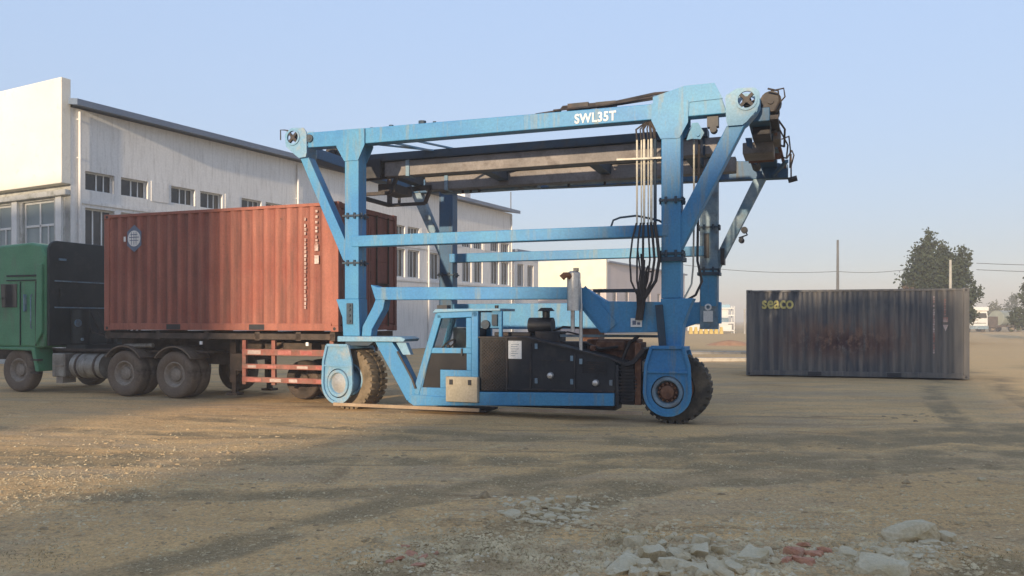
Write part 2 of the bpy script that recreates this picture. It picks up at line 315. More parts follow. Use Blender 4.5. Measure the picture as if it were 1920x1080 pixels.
# ------------------------------------------------------------------ mesh helpers
class MB:
    def __init__(s): s.v = []; s.f = []
    def add(s, vs, fs):
        o = len(s.v); s.v += [tuple(p) for p in vs]; s.f += [tuple(i + o for i in f) for f in fs]; return s
    def box(s, x0, x1, y0, y1, z0, z1):
        return s.add([(x0, y0, z0), (x1, y0, z0), (x1, y1, z0), (x0, y1, z0), (x0, y0, z1), (x1, y0, z1), (x1, y1, z1), (x0, y1, z1)],
                     [(0, 3, 2, 1), (4, 5, 6, 7), (0, 1, 5, 4), (1, 2, 6, 5), (2, 3, 7, 6), (3, 0, 4, 7)])
    def beam(s, p, q, w, h, up=(0, 0, 1)):
        p = Vector(p); q = Vector(q); d = (q - p).normalized(); u = Vector(up)
        if abs(d.dot(u)) > 0.99: u = Vector((0, 1, 0))
        a = d.cross(u).normalized(); c = a.cross(d).normalized()
        a *= w / 2; c *= h / 2
        return s.add([p - a - c, p + a - c, p + a + c, p - a + c, q - a - c, q + a - c, q + a + c, q - a + c],
                     [(0, 3, 2, 1), (4, 5, 6, 7), (0, 1, 5, 4), (1, 2, 6, 5), (2, 3, 7, 6), (3, 0, 4, 7)])
    def prism(s, poly, y0, y1):            # polygon in xz, extruded along y
        n = len(poly)
        return s.add([(x, y0, z) for x, z in poly] + [(x, y1, z) for x, z in poly],
                     [tuple(range(n)), tuple(range(2 * n - 1, n - 1, -1))] + [(i, (i + 1) % n, (i + 1) % n + n, i + n) for i in range(n)])
    def plate_hole(s, poly, cx, cz, r, y0, y1, n=40):
        out = []
        for k in range(n):
            a = 2 * math.pi * k / n; d = (math.cos(a), math.sin(a)); best = None
            for i in range(len(poly)):
                (x1, z1), (x2, z2) = poly[i], poly[(i + 1) % len(poly)]
                ex, ez = x2 - x1, z2 - z1; den = d[0] * ez - d[1] * ex
                if abs(den) < 1e-9: continue
                t = ((x1 - cx) * ez - (z1 - cz) * ex) / den; u = ((x1 - cx) * d[1] - (z1 - cz) * d[0]) / den
                if t > 0 and -1e-6 <= u <= 1 + 1e-6 and (best is None or t > best): best = t
            out.append((cx + d[0] * best, cz + d[1] * best))
        inn = [(cx + r * math.cos(2 * math.pi * k / n), cz + r * math.sin(2 * math.pi * k / n)) for k in range(n)]
        vs = [(x, y0, z) for x, z in out] + [(x, y0, z) for x, z in inn] + [(x, y1, z) for x, z in out] + [(x, y1, z) for x, z in inn]
        fs = []
        for k in range(n):
            j = (k + 1) % n
            fs += [(k, j, n + j, n + k), (2 * n + k, 3 * n + k, 3 * n + j, 2 * n + j), (k, 2 * n + k, 2 * n + j, j), (n + k, n + j, 3 * n + j, 3 * n + k)]
        return s.add(vs, fs)
    def cyl(s, p, q, r, n=16, r2=None):
        p = Vector(p); q = Vector(q); d = (q - p).normalized(); r2 = r if r2 is None else r2
        u = Vector((0, 0, 1)) if abs(d.z) < 0.9 else Vector((1, 0, 0))
        a = d.cross(u).normalized(); b = d.cross(a)
        vs = []
        for c, rr in ((p, r), (q, r2)):
            for k in range(n):
                t = 2 * math.pi * k / n; vs.append(c + a * (rr * math.cos(t)) + b * (rr * math.sin(t)))
        return s.add(vs, [tuple(range(n - 1, -1, -1)), tuple(range(n, 2 * n))] + [(k, (k + 1) % n, n + (k + 1) % n, n + k) for k in range(n)])
    def tube(s, pts, r, n=8):
        pts = [Vector(p) for p in pts]; vs = []; prev = None
        for i, p in enumerate(pts):
            d = (pts[min(i + 1, len(pts) - 1)] - pts[max(i - 1, 0)]).normalized()
            if prev is None:
                u = Vector((0, 0, 1)) if abs(d.z) < 0.9 else Vector((1, 0, 0)); a = d.cross(u).normalized()
            else:
                a = (prev - d * prev.dot(d)).normalized()
            prev = a; b = d.cross(a); rr = r[i] if isinstance(r, (list, tuple)) else r
            for k in range(n):
                t = 2 * math.pi * k / n; vs.append(p + a * (rr * math.cos(t)) + b * (rr * math.sin(t)))
        fs = [tuple(range(n - 1, -1, -1)), tuple(range((len(pts) - 1) * n, len(pts) * n))]
        for i in range(len(pts) - 1):
            for k in range(n): fs.append((i * n + k, i * n + (k + 1) % n, (i + 1) * n + (k + 1) % n, (i + 1) * n + k))
        return s.add(vs, fs)
    def lathe_y(s, prof, c, n=36, closed=True):   # profile of (radius, y), turned about the y axis through c
        m = len(prof); vs = []
        for k in range(n):
            t = 2 * math.pi * k / n
            for r, y in prof: vs.append((c[0] + r * math.cos(t), c[1] + y, c[2] + r * math.sin(t)))
        fs = []
        for k in range(n):
            j = (k + 1) % n
            for i in range(m if closed else m - 1):
                fs.append((k * m + i, k * m + (i + 1) % m, j * m + (i + 1) % m, j * m + i))
        return s.add(vs, fs)
    def build(s, name, material, parent=None, bevel=0, smooth=False, **props):
        me = bpy.data.meshes.new(name)
        me.from_pydata(s.v, [], s.f)
        bm = bmesh.new(); bm.from_mesh(me); bmesh.ops.recalc_face_normals(bm, faces=bm.faces[:]); bm.to_mesh(me); bm.free()
        if smooth:
            for p in me.polygons: p.use_smooth = True
            me.set_sharp_from_angle(angle=R(40))
        me.materials.append(M[material] if isinstance(material, str) else material)
        o = bpy.data.objects.new(name, me); COL.objects.link(o)
        if parent: o.parent = parent
        if bevel:
            b = o.modifiers.new('bevel', 'BEVEL'); b.width = bevel; b.segments = 2; b.limit_method = 'ANGLE'; b.angle_limit = R(50)
        for k, v in props.items(): o[k] = v
        return o

def tag(o, label=None, cat=None, group=None, kind=None):
    if label: o['label'] = label
    if cat: o['category'] = cat
    if group: o['group'] = group
    if kind: o['kind'] = kind
    return o

def empty(name, loc, rz=0, parent=None):
    o = bpy.data.objects.new(name, None); COL.objects.link(o)
    o.location = loc; o.rotation_euler = (0, 0, rz); o.empty_display_size = 0.2
    if parent: o.parent = parent
    return o

def copy_tree(o, parent=None):
    c = o.copy(); COL.objects.link(c)
    if parent: c.parent = parent
    for ch in list(o.children): copy_tree(ch, c)
    return c

def arc(cx, cz, r, a0, a1, n):
    return [(cx + r * math.cos(R(a0 + (a1 - a0) * k / n)), cz + r * math.sin(R(a0 + (a1 - a0) * k / n))) for k in range(n + 1)]

def text_mesh(name, body, size, material, parent, loc, rot, width=1.0, bold=0.0, shear=0.0, spacing=1.0):
    cu = bpy.data.curves.new(name, 'FONT'); cu.body = body; cu.size = size; cu.offset = bold; cu.shear = shear
    cu.space_character = spacing; cu.extrude = 0.002
    t = bpy.data.objects.new('tmp', cu); COL.objects.link(t)
    bpy.context.view_layer.update()
    me = bpy.data.meshes.new_from_object(t.evaluated_get(bpy.context.evaluated_depsgraph_get()))
    bpy.data.objects.remove(t); bpy.data.curves.remove(cu)
    me.name = name; me.materials.clear(); me.materials.append(M[material])
    o = bpy.data.objects.new(name, me); COL.objects.link(o)
    o.parent = parent; o.location = loc; o.rotation_euler = rot; o.scale = (width, 1, 1)
    return o

# ------------------------------------------------------------------ ground
def axis(near0, near1, step, far, growth=1.18):
    a = [near0]
    while a[-1] < near1: a.append(a[-1] + step)
    s = step
    while a[-1] < far: s *= growth; a.append(a[-1] + s)
    s = step; b = [near0]
    while b[-1] > -far: s *= growth; b.append(b[-1] - s)
    return b[:0:-1] + a
TRACKS = []
for (x0, y0, ang, curv, n_) in ((-9.0, 10.9, -13, 0.4, 60), (-9.0, 12.8, -13, 0.4, 60), (-8, 8.1, -9, 0.9, 60), (-8, 9.9, -9, 0.9, 60), (-3.4, 4.0, 62, -1.4, 60), (-1.6, 4.0, 62, -1.4, 60),
                             (2.0, 4.4, 40, -0.6, 60), (3.4, 4.2, 40, -0.6, 60), (-6, 14.0, -22, 0.1, 50), (1.2, 11.4, 4, 0.9, 60), (1.2, 9.7, 4, 0.9, 60), (5.2, 5.0, 80, -0.5, 70), (7.0, 5.0, 80, -0.5, 70)):
    x, y, a = x0, y0, R(ang); pts = []
    for k in range(n_):
        pts.append((x, y)); x += 0.4 * math.cos(a); y += 0.4 * math.sin(a); a += R(curv)
    TRACKS.append(pts)
TGRID = {}
for ti, pts in enumerate(TRACKS):
    for k, (x, y) in enumerate(pts):
        for i in (-1, 0, 1):
            for j in (-1, 0, 1): TGRID.setdefault((math.floor(x) + i, math.floor(y) + j), set()).add((ti, k))
def track_at(x, y):
    best = 0.0; side = 0.0
    for (ti, k) in TGRID.get((math.floor(x), math.floor(y)), ()):
        pts = TRACKS[ti]
        if k + 1 >= len(pts): continue
        (ax, ay), (bx, by) = pts[k], pts[k + 1]
        dx, dy = bx - ax, by - ay; L2 = dx * dx + dy * dy
        t = max(0, min(1, ((x - ax) * dx + (y - ay) * dy) / L2))
        d = math.hypot(x - ax - t * dx, y - ay - t * dy)
        best = max(best, max(0, min(1, (0.30 - d) / 0.12)))
        side = max(side, max(0, 1 - abs(d - 0.36) / 0.12))
    return best, side
def ground_height(x, y):
    d = math.hypot(x, y)
    if d > 70: return 0.0
    f = min(1, max(0, (70 - d) / 40))
    h = 0.022 * mnoise.noise((x * 0.7, y * 0.9, 1.3)) + 0.014 * mnoise.noise((x * 2.1, y * 2.6, 4.0)) + 0.007 * mnoise.noise((x * 5.1, y * 5.6, 2.0))
    near = min(1, max(0, (11.5 - y) / 3))
    h += near * (0.014 * mnoise.noise((x * 6, y * 6, 9.0)) + 0.02 * mnoise.noise((x * 1.3, y * 1.6, 6.0)))
    tr, sd = track_at(x, y)
    h += 0.012 * sd - 0.014 * tr
    return f * h - 0.006
xs = axis(-9, 10, 0.085, 640); ys = axis(3.4, 16, 0.085, 640)
gv = [(x, y, ground_height(x, y)) for y in ys for x in xs]
nx = len(xs)
gf = [(j * nx + i, j * nx + i + 1, (j + 1) * nx + i + 1, (j + 1) * nx + i) for j in range(len(ys) - 1) for i in range(nx - 1)]
me = bpy.data.meshes.new('ground'); me.from_pydata(gv, [], gf)
for p in me.polygons: p.use_smooth = True
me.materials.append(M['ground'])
ta = me.attributes.new('track', 'FLOAT', 'POINT')
ta.data.foreach_set('value', [track_at(x, y)[0] for y in ys for x in xs])
ground = bpy.data.objects.new('ground', me); COL.objects.link(ground); tag(ground, kind='structure')

# concrete kerbs of the lane beyond the yard
for k, (x0, x1, y) in enumerate(((3.0, 14.5, 33.0), (3.6, 15.5, 40.0))):
    kb = MB()
    kb.box(x0, x1, y, y + 0.35, -0.05, 0.14)
    kb.build('kerb', 'kerb', bevel=0.02, kind='structure')

# ------------------------------------------------------------------ factory on the left
FA = 61.3
fac = empty('factory_building', (-16.0, 29.0, 0), R(FA))
tag(fac, 'long white factory hall with rows of dark windows and sunlit front behind the truck', 'factory')
WL, WT = 33.3, 0.32
wins = []
for k in range(9):
    for off in (0.56, 2.01):
        wins.append((off + 3.71 * k, off + 3.71 * k + 1.18))
wins = [w for w in wins if w[1] < WL - 0.3]
def wall_rows(mb, length, rows, top, holes, t=WT):
    z = 0
    for (a, b) in rows:
        mb.box(0.0, length, 0, t, z, a)
        x = 0.0
        for (h0, h1) in holes:
            mb.box(x, h0, 0, t, a, b); x = h1
        mb.box(x, length, 0, t, a, b)
        z = b
    mb.box(0.0, length, 0, t, z, top)
w = MB()
rows = ((4.2, 5.85), (6.5, 7.2))
wall_rows(w, WL, rows, 9.42, wins)
w.build('side_wall', 'wall', fac)
w = MB()
w.box(WL - 0.3, WL - 0.001, WT + 0.002, 20, 0, 9.4)
w.box(0.003, WL - 0.31, 19.7, 20, 0, 9.4)
w.build('rear_wall', 'wall', fac)
ftall = MB(); ftall.box(0, 1.18, 0.21, 0.27, 0, 0.06).box(0, 1.18, 0.21, 0.27, 1.59, 1.65).box(0, 0.06, 0.21, 0.27, 0.06, 1.59).box(1.12, 1.18, 0.21, 0.27, 0.06, 1.59)
ftall.box(0.40, 0.45, 0.205, 0.265, 0.06, 1.59).box(0.76, 0.81, 0.205, 0.265, 0.06, 1.59)
ptall = MB(); ptall.box(0.03, 1.15, 0.235, 0.25, 0.03, 1.62)
fshort = MB(); fshort.box(0, 1.18, 0.21, 0.27, 0, 0.05).box(0, 1.18, 0.21, 0.27, 0.65, 0.70).box(0, 0.05, 0.21, 0.27, 0.05, 0.65).box(1.13, 1.18, 0.21, 0.27, 0.05, 0.65)
fshort.box(0.54, 0.59, 0.205, 0.265, 0.05, 0.65).box(0.84, 0.88, 0.205, 0.265, 0.05, 0.65)
pshort = MB(); pshort.box(0.03, 1.15, 0.235, 0.25, 0.03, 0.67)
proto = {}
for nm, fr, pn, z in (('tall', ftall, ptall, 4.2), ('short', fshort, pshort, 6.5)):
    for k, (a, b) in enumerate(wins):
        if k == 0:
            o = fr.build('window', 'frame_white', fac)
            p = pn.build('pane', 'window_glass', o); proto[nm] = o
        else:
            o = copy_tree(proto[nm], fac)
        o.location = (a, 0, z)
# pilaster strips and string courses
w = MB()
w.box(0.35, WL - 0.05, -0.05, -0.003, 5.98, 6.10)
w.box(0.35, WL - 0.05, -0.05, -0.003, 3.98, 4.10)
w.build('string_course', 'wall', fac)
for k in range(9):
    a = 2.01 + 1.18 + 3.71 * k + 0.14
    if a + 0.8 < WL:
        MB().box(a, a + 0.80, -0.025, -0.002, 6.45, 7.25).build('blind_panel', 'wall', fac)
for x in (0.30, 11.45, 22.6, 33.1):
    m = MB(); m.cyl((x, -0.09, 0.1), (x, -0.09, 9.3), 0.055, 10)
    for z in (1.5, 3.5, 5.2, 7.6, 9.0): m.box(x - 0.07, x + 0.07, -0.05, -0.003, z, z + 0.05)
    m.build('downpipe', 'wall', fac, smooth=True)
# roof
rf = MB()
rf.add([(-0.1, -0.55, 9.42), (WL + 0.3, -0.55, 9.42), (WL + 0.3, 10, 11.2), (-0.1, 10, 11.2), (-0.1, 20.5, 9.42), (WL + 0.3, 20.5, 9.42),
        (-0.1, -0.55, 9.64), (WL + 0.3, -0.55, 9.64), (WL + 0.3, 10, 11.42), (-0.1, 10, 11.42), (-0.1, 20.5, 9.64), (WL + 0.3, 20.5, 9.64)],
       [(0, 1, 2, 3), (3, 2, 5, 4), (9, 8, 7, 6), (10, 11, 8, 9), (0, 6, 7, 1), (4, 5, 11, 10), (0, 3, 9, 6), (3, 4, 10, 9), (1, 7, 8, 2), (2, 8, 11, 5)])
roof = rf.build('roof', 'roof', fac)
MB().box(27.2, 27.9, 0.2, 0.9, 9.7, 10.45).build('chimney', 'wall', roof)
MB().cyl((32.6, -0.3, 9.6), (32.6, -0.3, 10.9), 0.04, 6).build('mast', 'pole_dark', roof)
# front: stained lower wall with tall windows, white upper panel
w = MB()
fh = [(1.0, 3.0), (3.75, 5.75), (6.5, 8.5), (9.3, 11.3)]
def frow(mb, a, b):
    y = 0.003
    for h0, h1 in fh:
        mb.box(0, 0.3, y, h0, a, b); y = h1
    mb.box(0, 0.3, y, 19.99, a, b)
w.box(-0.001, 0.3, 0.003, 19.99, 0, 3.7); frow(w, 3.7, 6.15); w.box(-0.001, 0.3, 0.003, 19.99, 6.15, 9.4)
w.build('front_wall', 'stucco', fac)
MB().box(-0.36, -0.004, -0.02, 20.0, 6.62, 10.42).build('parapet_panel', 'facade', fac, bevel=0.02)
MB().box(-0.22, -0.003, 0.0, 20.0, 6.22, 6.42).build('cornice', 'stucco', fac, bevel=0.03)
fw = None
for (h0, h1) in fh:
    if fw is None:
        m_ = MB()
        m_.box(0.1, 0.18, 0, 2, 0, 0.08).box(0.1, 0.18, 0, 2, 2.37, 2.45).box(0.1, 0.18, 0, 0.08, 0.08, 2.37).box(0.1, 0.18, 1.92, 2, 0.08, 2.37)
        m_.box(0.09, 0.17, 0.96, 1.04, 0.08, 2.37).box(0.09, 0.17, 0.08, 1.92, 1.5, 1.58)
        m_.box(0.09, 0.17, 0.48, 0.53, 0.08, 1.5)
        fw = m_.build('window', 'frame_white', fac)
        MB().box(0.13, 0.15, 0.04, 1.96, 0.04, 2.41).build('pane', 'pale_glass', fw)
        o = fw
    else:
        o = copy_tree(fw, fac)
    o.location = (0, h0, 3.7)
for y in (0.42, 3.2, 5.95, 8.75):
    MB().box(-0.1, -0.004, y, y + 0.34, 0.0, 6.2).build('pilaster', 'frame_white', fac)
# lower annex at the far end
anx = empty('factory_annex', (-16.0 + 0.4802 * 33.65, 29 + 0.8771 * 33.65, 0), R(FA))
tag(anx, 'low flat roofed annex with tall windows at the far end of the white factory', 'annex')
w = MB(); wall_rows(w, 3.9, ((4.2, 5.85),), 6.7, [(0.5, 1.5), (2.1, 3.1)]); w.box(0, 3.9, 0.33, 9, 0, 6.69)
w.build('wall', 'wall', anx)
for a in (0.5, 2.1):
    o = proto['tall'].copy(); COL.objects.link(o); o.parent = anx; o.location = (a, 0, 4.2); o.scale = (0.847, 1, 1)
    for ch in proto['tall'].children:
        c = ch.copy(); COL.objects.link(c); c.parent = o
MB().box(-0.05, 4.2, -0.3, 9, 6.703, 6.88).build('roof', 'roof', anx)

# second factory far off, its front in the sun
f2 = empty('far_factory_building', (11.2, 95.0, 0), R(FA))
tag(f2, 'distant cream walled factory hall with sunlit front seen under the crane beam', 'factory')
w = MB(); holes = [(2 + 4.2 * k, 3.4 + 4.2 * k) for k in range(7)]
wall_rows(w, 32, ((3.6, 5.4),), 8.55, holes); w.build('side_wall', 'pink_wall', f2)
w = MB(); w.box(-0.002, 0.3, 0.33, 26, 0, 5.4); w.build('front_wall', 'pink_wall', f2)
MB().box(-0.25, 0.2, -0.1, 10.5, 5.402, 8.9).build('front_panel', 'yellow_wall', f2)
MB().box(-0.25, 0.2, 10.504, 26, 7.2, 8.6).build('front_panel', 'facade', f2)
MB().box(0.02, 0.3, 10.504, 26, 5.402, 7.198).build('front_wall', 'pink_wall', f2)
MB().box(-0.1, 0.3, 6.0, 8.2, 0.01, 3.0).build('doorway', 'black', f2)
fo = None
for a, b in holes:
    if fo is None:
        m_ = MB(); m_.box(0, 1.4, 0.2, 0.27, 0, 0.08).box(0, 1.4, 0.2, 0.27, 1.72, 1.8).box(0, 0.08, 0.2, 0.27, 0.08, 1.72).box(1.32, 1.4, 0.2, 0.27, 0.08, 1.72).box(0.66, 0.74, 0.2, 0.27, 0.08, 1.72)
        fo = m_.build('window', 'frame_white', f2); MB().box(0.04, 1.36, 0.23, 0.25, 0.04, 1.76).build('pane', 'window_glass', fo); o = fo
    else: o = copy_tree(fo, f2)
    o.location = (a, 0, 3.6)
MB().box(-0.1, 32.2, -0.4, 26, 8.553, 8.75).build('roof', 'roof', f2)

# ------------------------------------------------------------------ unseen sheds behind the photographer, outlines shaped to throw shade over the yard
def shade_shed(name, label, prof, depth, w0):
    # prof: (u, z) outline seen along the sun's compass direction; w0: how far along that direction the front stands
    e = empty(name, (math.sin(R(SUN_AZ)) * w0, math.cos(R(SUN_AZ)) * w0, 0), R(-SUN_AZ))
    tag(e, label, 'shade_shed')
    MB().prism(prof, -depth, 0).build('wall', 'shade_shed', e)
    return e
s1 = shade_shed('shade_warehouse', 'grey sheet building unseen far behind the photographer with its roof shaped to shade the yard',
     [(-7.1, 0), (-7.1, 14.4), (-5.6, 16.5), (-4.0, 18.4), (-2.2, 19.3), (0.0, 19.9), (2.7, 19.5), (2.7, 0)], 14, -70)
s2 = shade_shed('tall_shade_warehouse', 'tall flat roofed grey building unseen far behind the photographer on the left and shaped to shade the truck',
     [(-46, 0), (-46, 22.2), (-12.2, 22.2), (-12.2, 0)], 20, -70)
for e, x0, x1 in ((s1, -5.2, -1.2), (s2, -24.0, -18.5)):
    MB().box(x0, x1, 0.003, 0.06, 0.02, 3.8).build('roller_door', 'chassis', e)

# ------------------------------------------------------------------ wheels
def wheel(parent, c, r, wd, tyre_m, rim_m, lugs=0, hub='dish', rz=0.0, rim_r=0.55, n=40):
    """tyre and rim about a y axis; the outer face looks to -y"""
    e = empty('wheel', c, rz, parent)
    h = wd / 2; ri = r * rim_r
    t = MB()
    t.lathe_y([(ri, -h * 0.78), (ri + 0.02, -h * 0.90), (r * 0.80, -h), (r * 0.93, -h * 0.93), (r * 0.985, -h * 0.74), (r, -h * 0.4), (r, h * 0.4), (r * 0.985, h * 0.74),
               (r * 0.93, h * 0.93), (r * 0.80, h), (ri + 0.02, h * 0.9), (ri, h * 0.78)], (0, 0, 0), n)
    if lugs:
        for k in range(lugs):
            for sgn in (-1, 1):
                a = 2 * math.pi * (k + (0.5 if sgn > 0 else 0)) / lugs
                ca, sa = math.cos(a), math.sin(a)
                half = math.pi / lugs * 0.62 * r
                y0, y1 = (sgn * 0.04, sgn * h * 0.98)
                vs = []
                for rr in (r * 0.93, r + 0.009):
                    for (tt, yy) in ((-half, y0), (half, y0), (half + 0.02, y1), (-half + 0.02, y1)):
                        vs.append((rr * ca - tt * sa, yy if rr > r else yy, rr * sa + tt * ca))
                t.add(vs, [(0, 3, 2, 1), (4, 5, 6, 7), (0, 1, 5, 4), (1, 2, 6, 5), (2, 3, 7, 6), (3, 0, 4, 7)])
    t.build('tyre', tyre_m, e, smooth=True)
    m = MB()
    if hub == 'dish':
        m.lathe_y([(ri, -h * 0.80), (ri * 0.93, -h * 0.86), (ri * 0.84, -h * 0.72), (ri * 0.72, -h * 0.30), (ri * 0.52, -h * 0.22), (ri * 0.46, -h * 0.52), (ri * 0.30, -h * 0.60), (0.001, -h * 0.60),
                   (0.001, h * 0.3), (ri, h * 0.3)], (0, 0, 0), 32, closed=False)
        for k in range(10):
            a = 2 * math.pi * k / 10
            m.cyl((ri * 0.62 * math.cos(a), -h * 0.22, ri * 0.62 * math.sin(a)), (ri * 0.62 * math.cos(a), -h * 0.34, ri * 0.62 * math.sin(a)), 0.018, 6)
    else:
        m.lathe_y([(ri, -h * 0.80), (ri * 0.9, -h * 0.84), (ri * 0.86, -h * 0.7), (ri * 0.80, -h * 0.55), (0.001, -h * 0.50), (0.001, h * 0.3), (ri, h * 0.3)], (0, 0, 0), 32, closed=False)
    m.build('rim', rim_m, e, smooth=True)
    return e

# ------------------------------------------------------------------ straddle crane
TH = R(20)
U0, W0 = -5.1, 15.5
def world_uw(u, w): return (u * math.cos(TH) + w * math.sin(TH), -u * math.sin(TH) + w * math.cos(TH), 0)
G = empty('straddle_crane', world_uw(U0, W0), -TH)
tag(G, 'blue wheeled straddle gantry crane marked SWL35T with low cab in the dirt yard', 'crane')
FY0, FY1 = -2.20, -1.90      # front frame
BY0, BY1 = 2.30, 2.60        # rear frame
BV = 0.012

def clamp_flange(x0, x1, y0, y1, z, mat_='blue_dark', collar=False, n=3):
    m = MB(); e = 0.035
    m.box(x0 - e, x1 + e, y0 - e, y1 + e, z - 0.018, z + 0.018)
    if collar: m.box(x0 - e - 0.015, x1 + e + 0.015, y0 - e - 0.015, y1 + e + 0.015, z - 0.13, z - 0.06)
    for k in range(n):
        x = x0 + (x1 - x0) * (k + 0.5) / n
        for y in (y0 - 0.022, y1 + 0.022):
            m.cyl((x, y, z - 0.055), (x, y, z + 0.055), 0.024, 6)
    for k in range(2):
        y = y0 + (y1 - y0) * (k + 0.5) / 2
        for x in (x0 - 0.022, x1 + 0.022): m.cyl((x, y, z - 0.055), (x, y, z + 0.055), 0.024, 6)
    m.build('bolted_flange', mat_, G)

# --- front frame
MB().box(-3.15, -2.85, FY0, FY1, 2.10, 5.06).build('post', 'blue', G, bevel=BV)
MB().box(2.89, 3.21, FY0, FY1, 2.06, 5.04).build('post', 'blue', G, bevel=BV)
MB().prism([(-4.0, 5.07), (-3.34, 5.055), (2.76, 5.04), (3.95, 5.04), (3.86, 5.30), (2.76, 5.30), (-2.64, 5.345), (-4.0, 5.36)], FY0 + 0.02, FY1 - 0.02).build('top_beam', 'blue', G, bevel=BV)
MB().prism([(3.27, 5.30), (3.30, 5.53), (3.74, 5.53), (3.86, 5.30)], FY0 + 0.03, FY1 - 0.03).build('beam_hump', 'blue', G, bevel=BV)
MB().prism([(2.75, 5.045), (2.75, 5.41), (3.27, 5.545), (3.75, 5.545), (3.88, 5.28), (3.35, 5.27), (3.33, 5.045)], FY0 + 0.003, FY0 + 0.028).build('hump_plate', 'blue', G)
for nm, poly in (('gl', [(-3.34, 5.345), (-2.71, 5.335), (-2.71, 5.02), (-2.85, 4.74), (-3.15, 4.74), (-3.32, 5.02)]),
                 ('gr', [(2.73, 5.30), (3.33, 5.30), (3.33, 4.94), (3.19, 4.69), (2.88, 4.70), (2.73, 5.01)])):
    m = MB(); m.prism(poly, FY0 - 0.018, FY0 - 0.002); m.prism(poly, FY1 + 0.002, FY1 + 0.018)
    m.build('gusset_plate', 'blue', G)
# end plates with sheaves
def end_plate(poly, cx, cz, r, hub=0.05):
    m = MB()
    m.plate_hole(poly, cx, cz, r, FY0 - 0.03, FY0 - 0.004); m.plate_hole(poly, cx, cz, r, FY1 + 0.004, FY1 + 0.03)
    rim = [(cx + math.cos(k * math.pi / 8) * r * 1.28, cz + math.sin(k * math.pi / 8) * r * 1.28) for k in range(16)]
    m.plate_hole(rim, cx, cz, r * 0.99, FY0 - 0.05, FY0 - 0.031)
    m.build('end_plate', 'blue_pale', G)
    s = MB(); s.cyl((cx, FY0 + 0.06, cz), (cx, FY1 - 0.06, cz), r * 0.55, 20)
    for k in range(4):
        a = math.pi / 4 + k * math.pi / 2
        s.beam((cx, FY0 - 0.02, cz), (cx + r * 1.02 * math.cos(a), FY0 - 0.02, cz + r * 1.02 * math.sin(a)), 0.05, 0.05, up=(0, 1, 0))
    s.cyl((cx, FY0 - 0.05, cz), (cx, FY0 + 0.06, cz), hub, 12)
    s.build('sheave', 'dark_steel', G)
end_plate([(-4.49, 5.36), (-4.34, 5.47), (-4.06, 5.45), (-3.99, 5.36), (-3.985, 4.88), (-4.18, 4.87), (-4.47, 5.12)], -4.30, 5.28, 0.125)
end_plate([(3.92, 5.31), (4.10, 5.41), (4.37, 5.40), (4.45, 5.33), (4.45, 5.13), (4.40, 5.03), (4.21, 4.82), (3.94, 4.82)], 4.25, 5.215, 0.135)
m = MB(); m.cyl((-3.94, FY0 - 0.02, 5.24), (-3.94, FY0 + 0.02, 5.24), 0.075, 16); m.cyl((-3.94, FY0 - 0.03, 5.24), (-3.94, FY0 - 0.02, 5.24), 0.035, 10)
m.build('pivot_pin', 'blue_dark', G)
# diagonals
MB().prism([(-4.18, 4.88), (-3.985, 4.88), (-3.02, 2.95), (-3.10, 2.80), (-3.21, 2.85)], FY0 + 0.03, FY1 - 0.03).build('diagonal_brace', 'blue', G, bevel=BV)
MB().prism([(3.94, 4.84), (4.22, 4.83), (3.21, 2.86), (3.12, 2.82), (3.10, 3.24)], FY0 + 0.03, FY1 - 0.03).build('diagonal_brace', 'blue', G, bevel=BV)
# middle beam
MB().prism([(-3.0, 3.095), (3.0, 3.085), (3.0, 3.285), (-3.0, 3.305)], FY0 - 0.015, FY1 - 0.06).build('middle_beam', 'blue', G, bevel=BV)
clamp_flange(-3.15, -2.85, FY0, FY1, 3.69, n=2); clamp_flange(-3.15, -2.85, FY0, FY1, 2.79, n=2)
clamp_flange(2.89, 3.21, FY0, FY1, 3.68, n=2); clamp_flange(2.89, 3.21, FY0, FY1, 2.80, n=2, collar=True)
# lower beam: raised on the left, cranked down to the right leg
low = MB()
low.prism([(-2.60, 2.37), (-2.44, 2.32), (1.40, 2.27), (1.58, 2.25), (1.95, 2.02), (2.893, 2.0), (2.893, 1.50), (1.86, 1.48), (1.38, 2.06), (-2.50, 2.08)], FY0 + 0.02, FY1 - 0.02)
low.build('lower_beam', 'blue', G, bevel=BV)
MB().beam((1.50, FY0 + 0.005, 2.20), (2.05, FY0 + 0.005, 1.56), 0.012, 0.26, up=(0.7, 0, 0.7)).build('crank_plate', 'blue', G)
MB().prism([(-2.50, 2.085), (-2.30, 2.085), (-2.34, 1.90), (-2.58, 1.52), (-2.60, 1.394), (-2.80, 1.394), (-2.78, 1.58), (-2.56, 1.95)], -2.17, -1.93).build('knee_brace', 'blue', G, bevel=BV)
# left leg below the post
MB().prism([(-3.34, 2.10), (-2.84, 2.10), (-2.82, 1.395), (-3.18, 1.395), (-3.20, 1.75)], FY0 - 0.01, FY1 + 0.01).build('leg_bracket', 'blue', G, bevel=BV)
m = MB(); m.box(-3.09, -2.96, FY0 - 0.035, FY0 - 0.012, 1.62, 2.02)
for z in (1.68, 1.79, 1.90, 1.98): m.cyl((-3.025, FY0 - 0.06, z), (-3.025, FY0 - 0.03, z), 0.03, 6)
m.build('bolt_plate', 'blue_dark', G)
MB().prism([(-3.20, 1.29), (-3.20, 1.392), (-1.86, 1.392), (-1.76, 1.35), (-1.80, 1.30)], -2.38, -1.78).build('wheel_plate', 'blue_pale', G, bevel=BV)
MB().prism([(-3.05, 1.22), (-3.05, 1.286), (-2.45, 1.286), (-2.55, 1.22)], -2.34, -1.82).build('slew_ring', 'blue_dark', G)
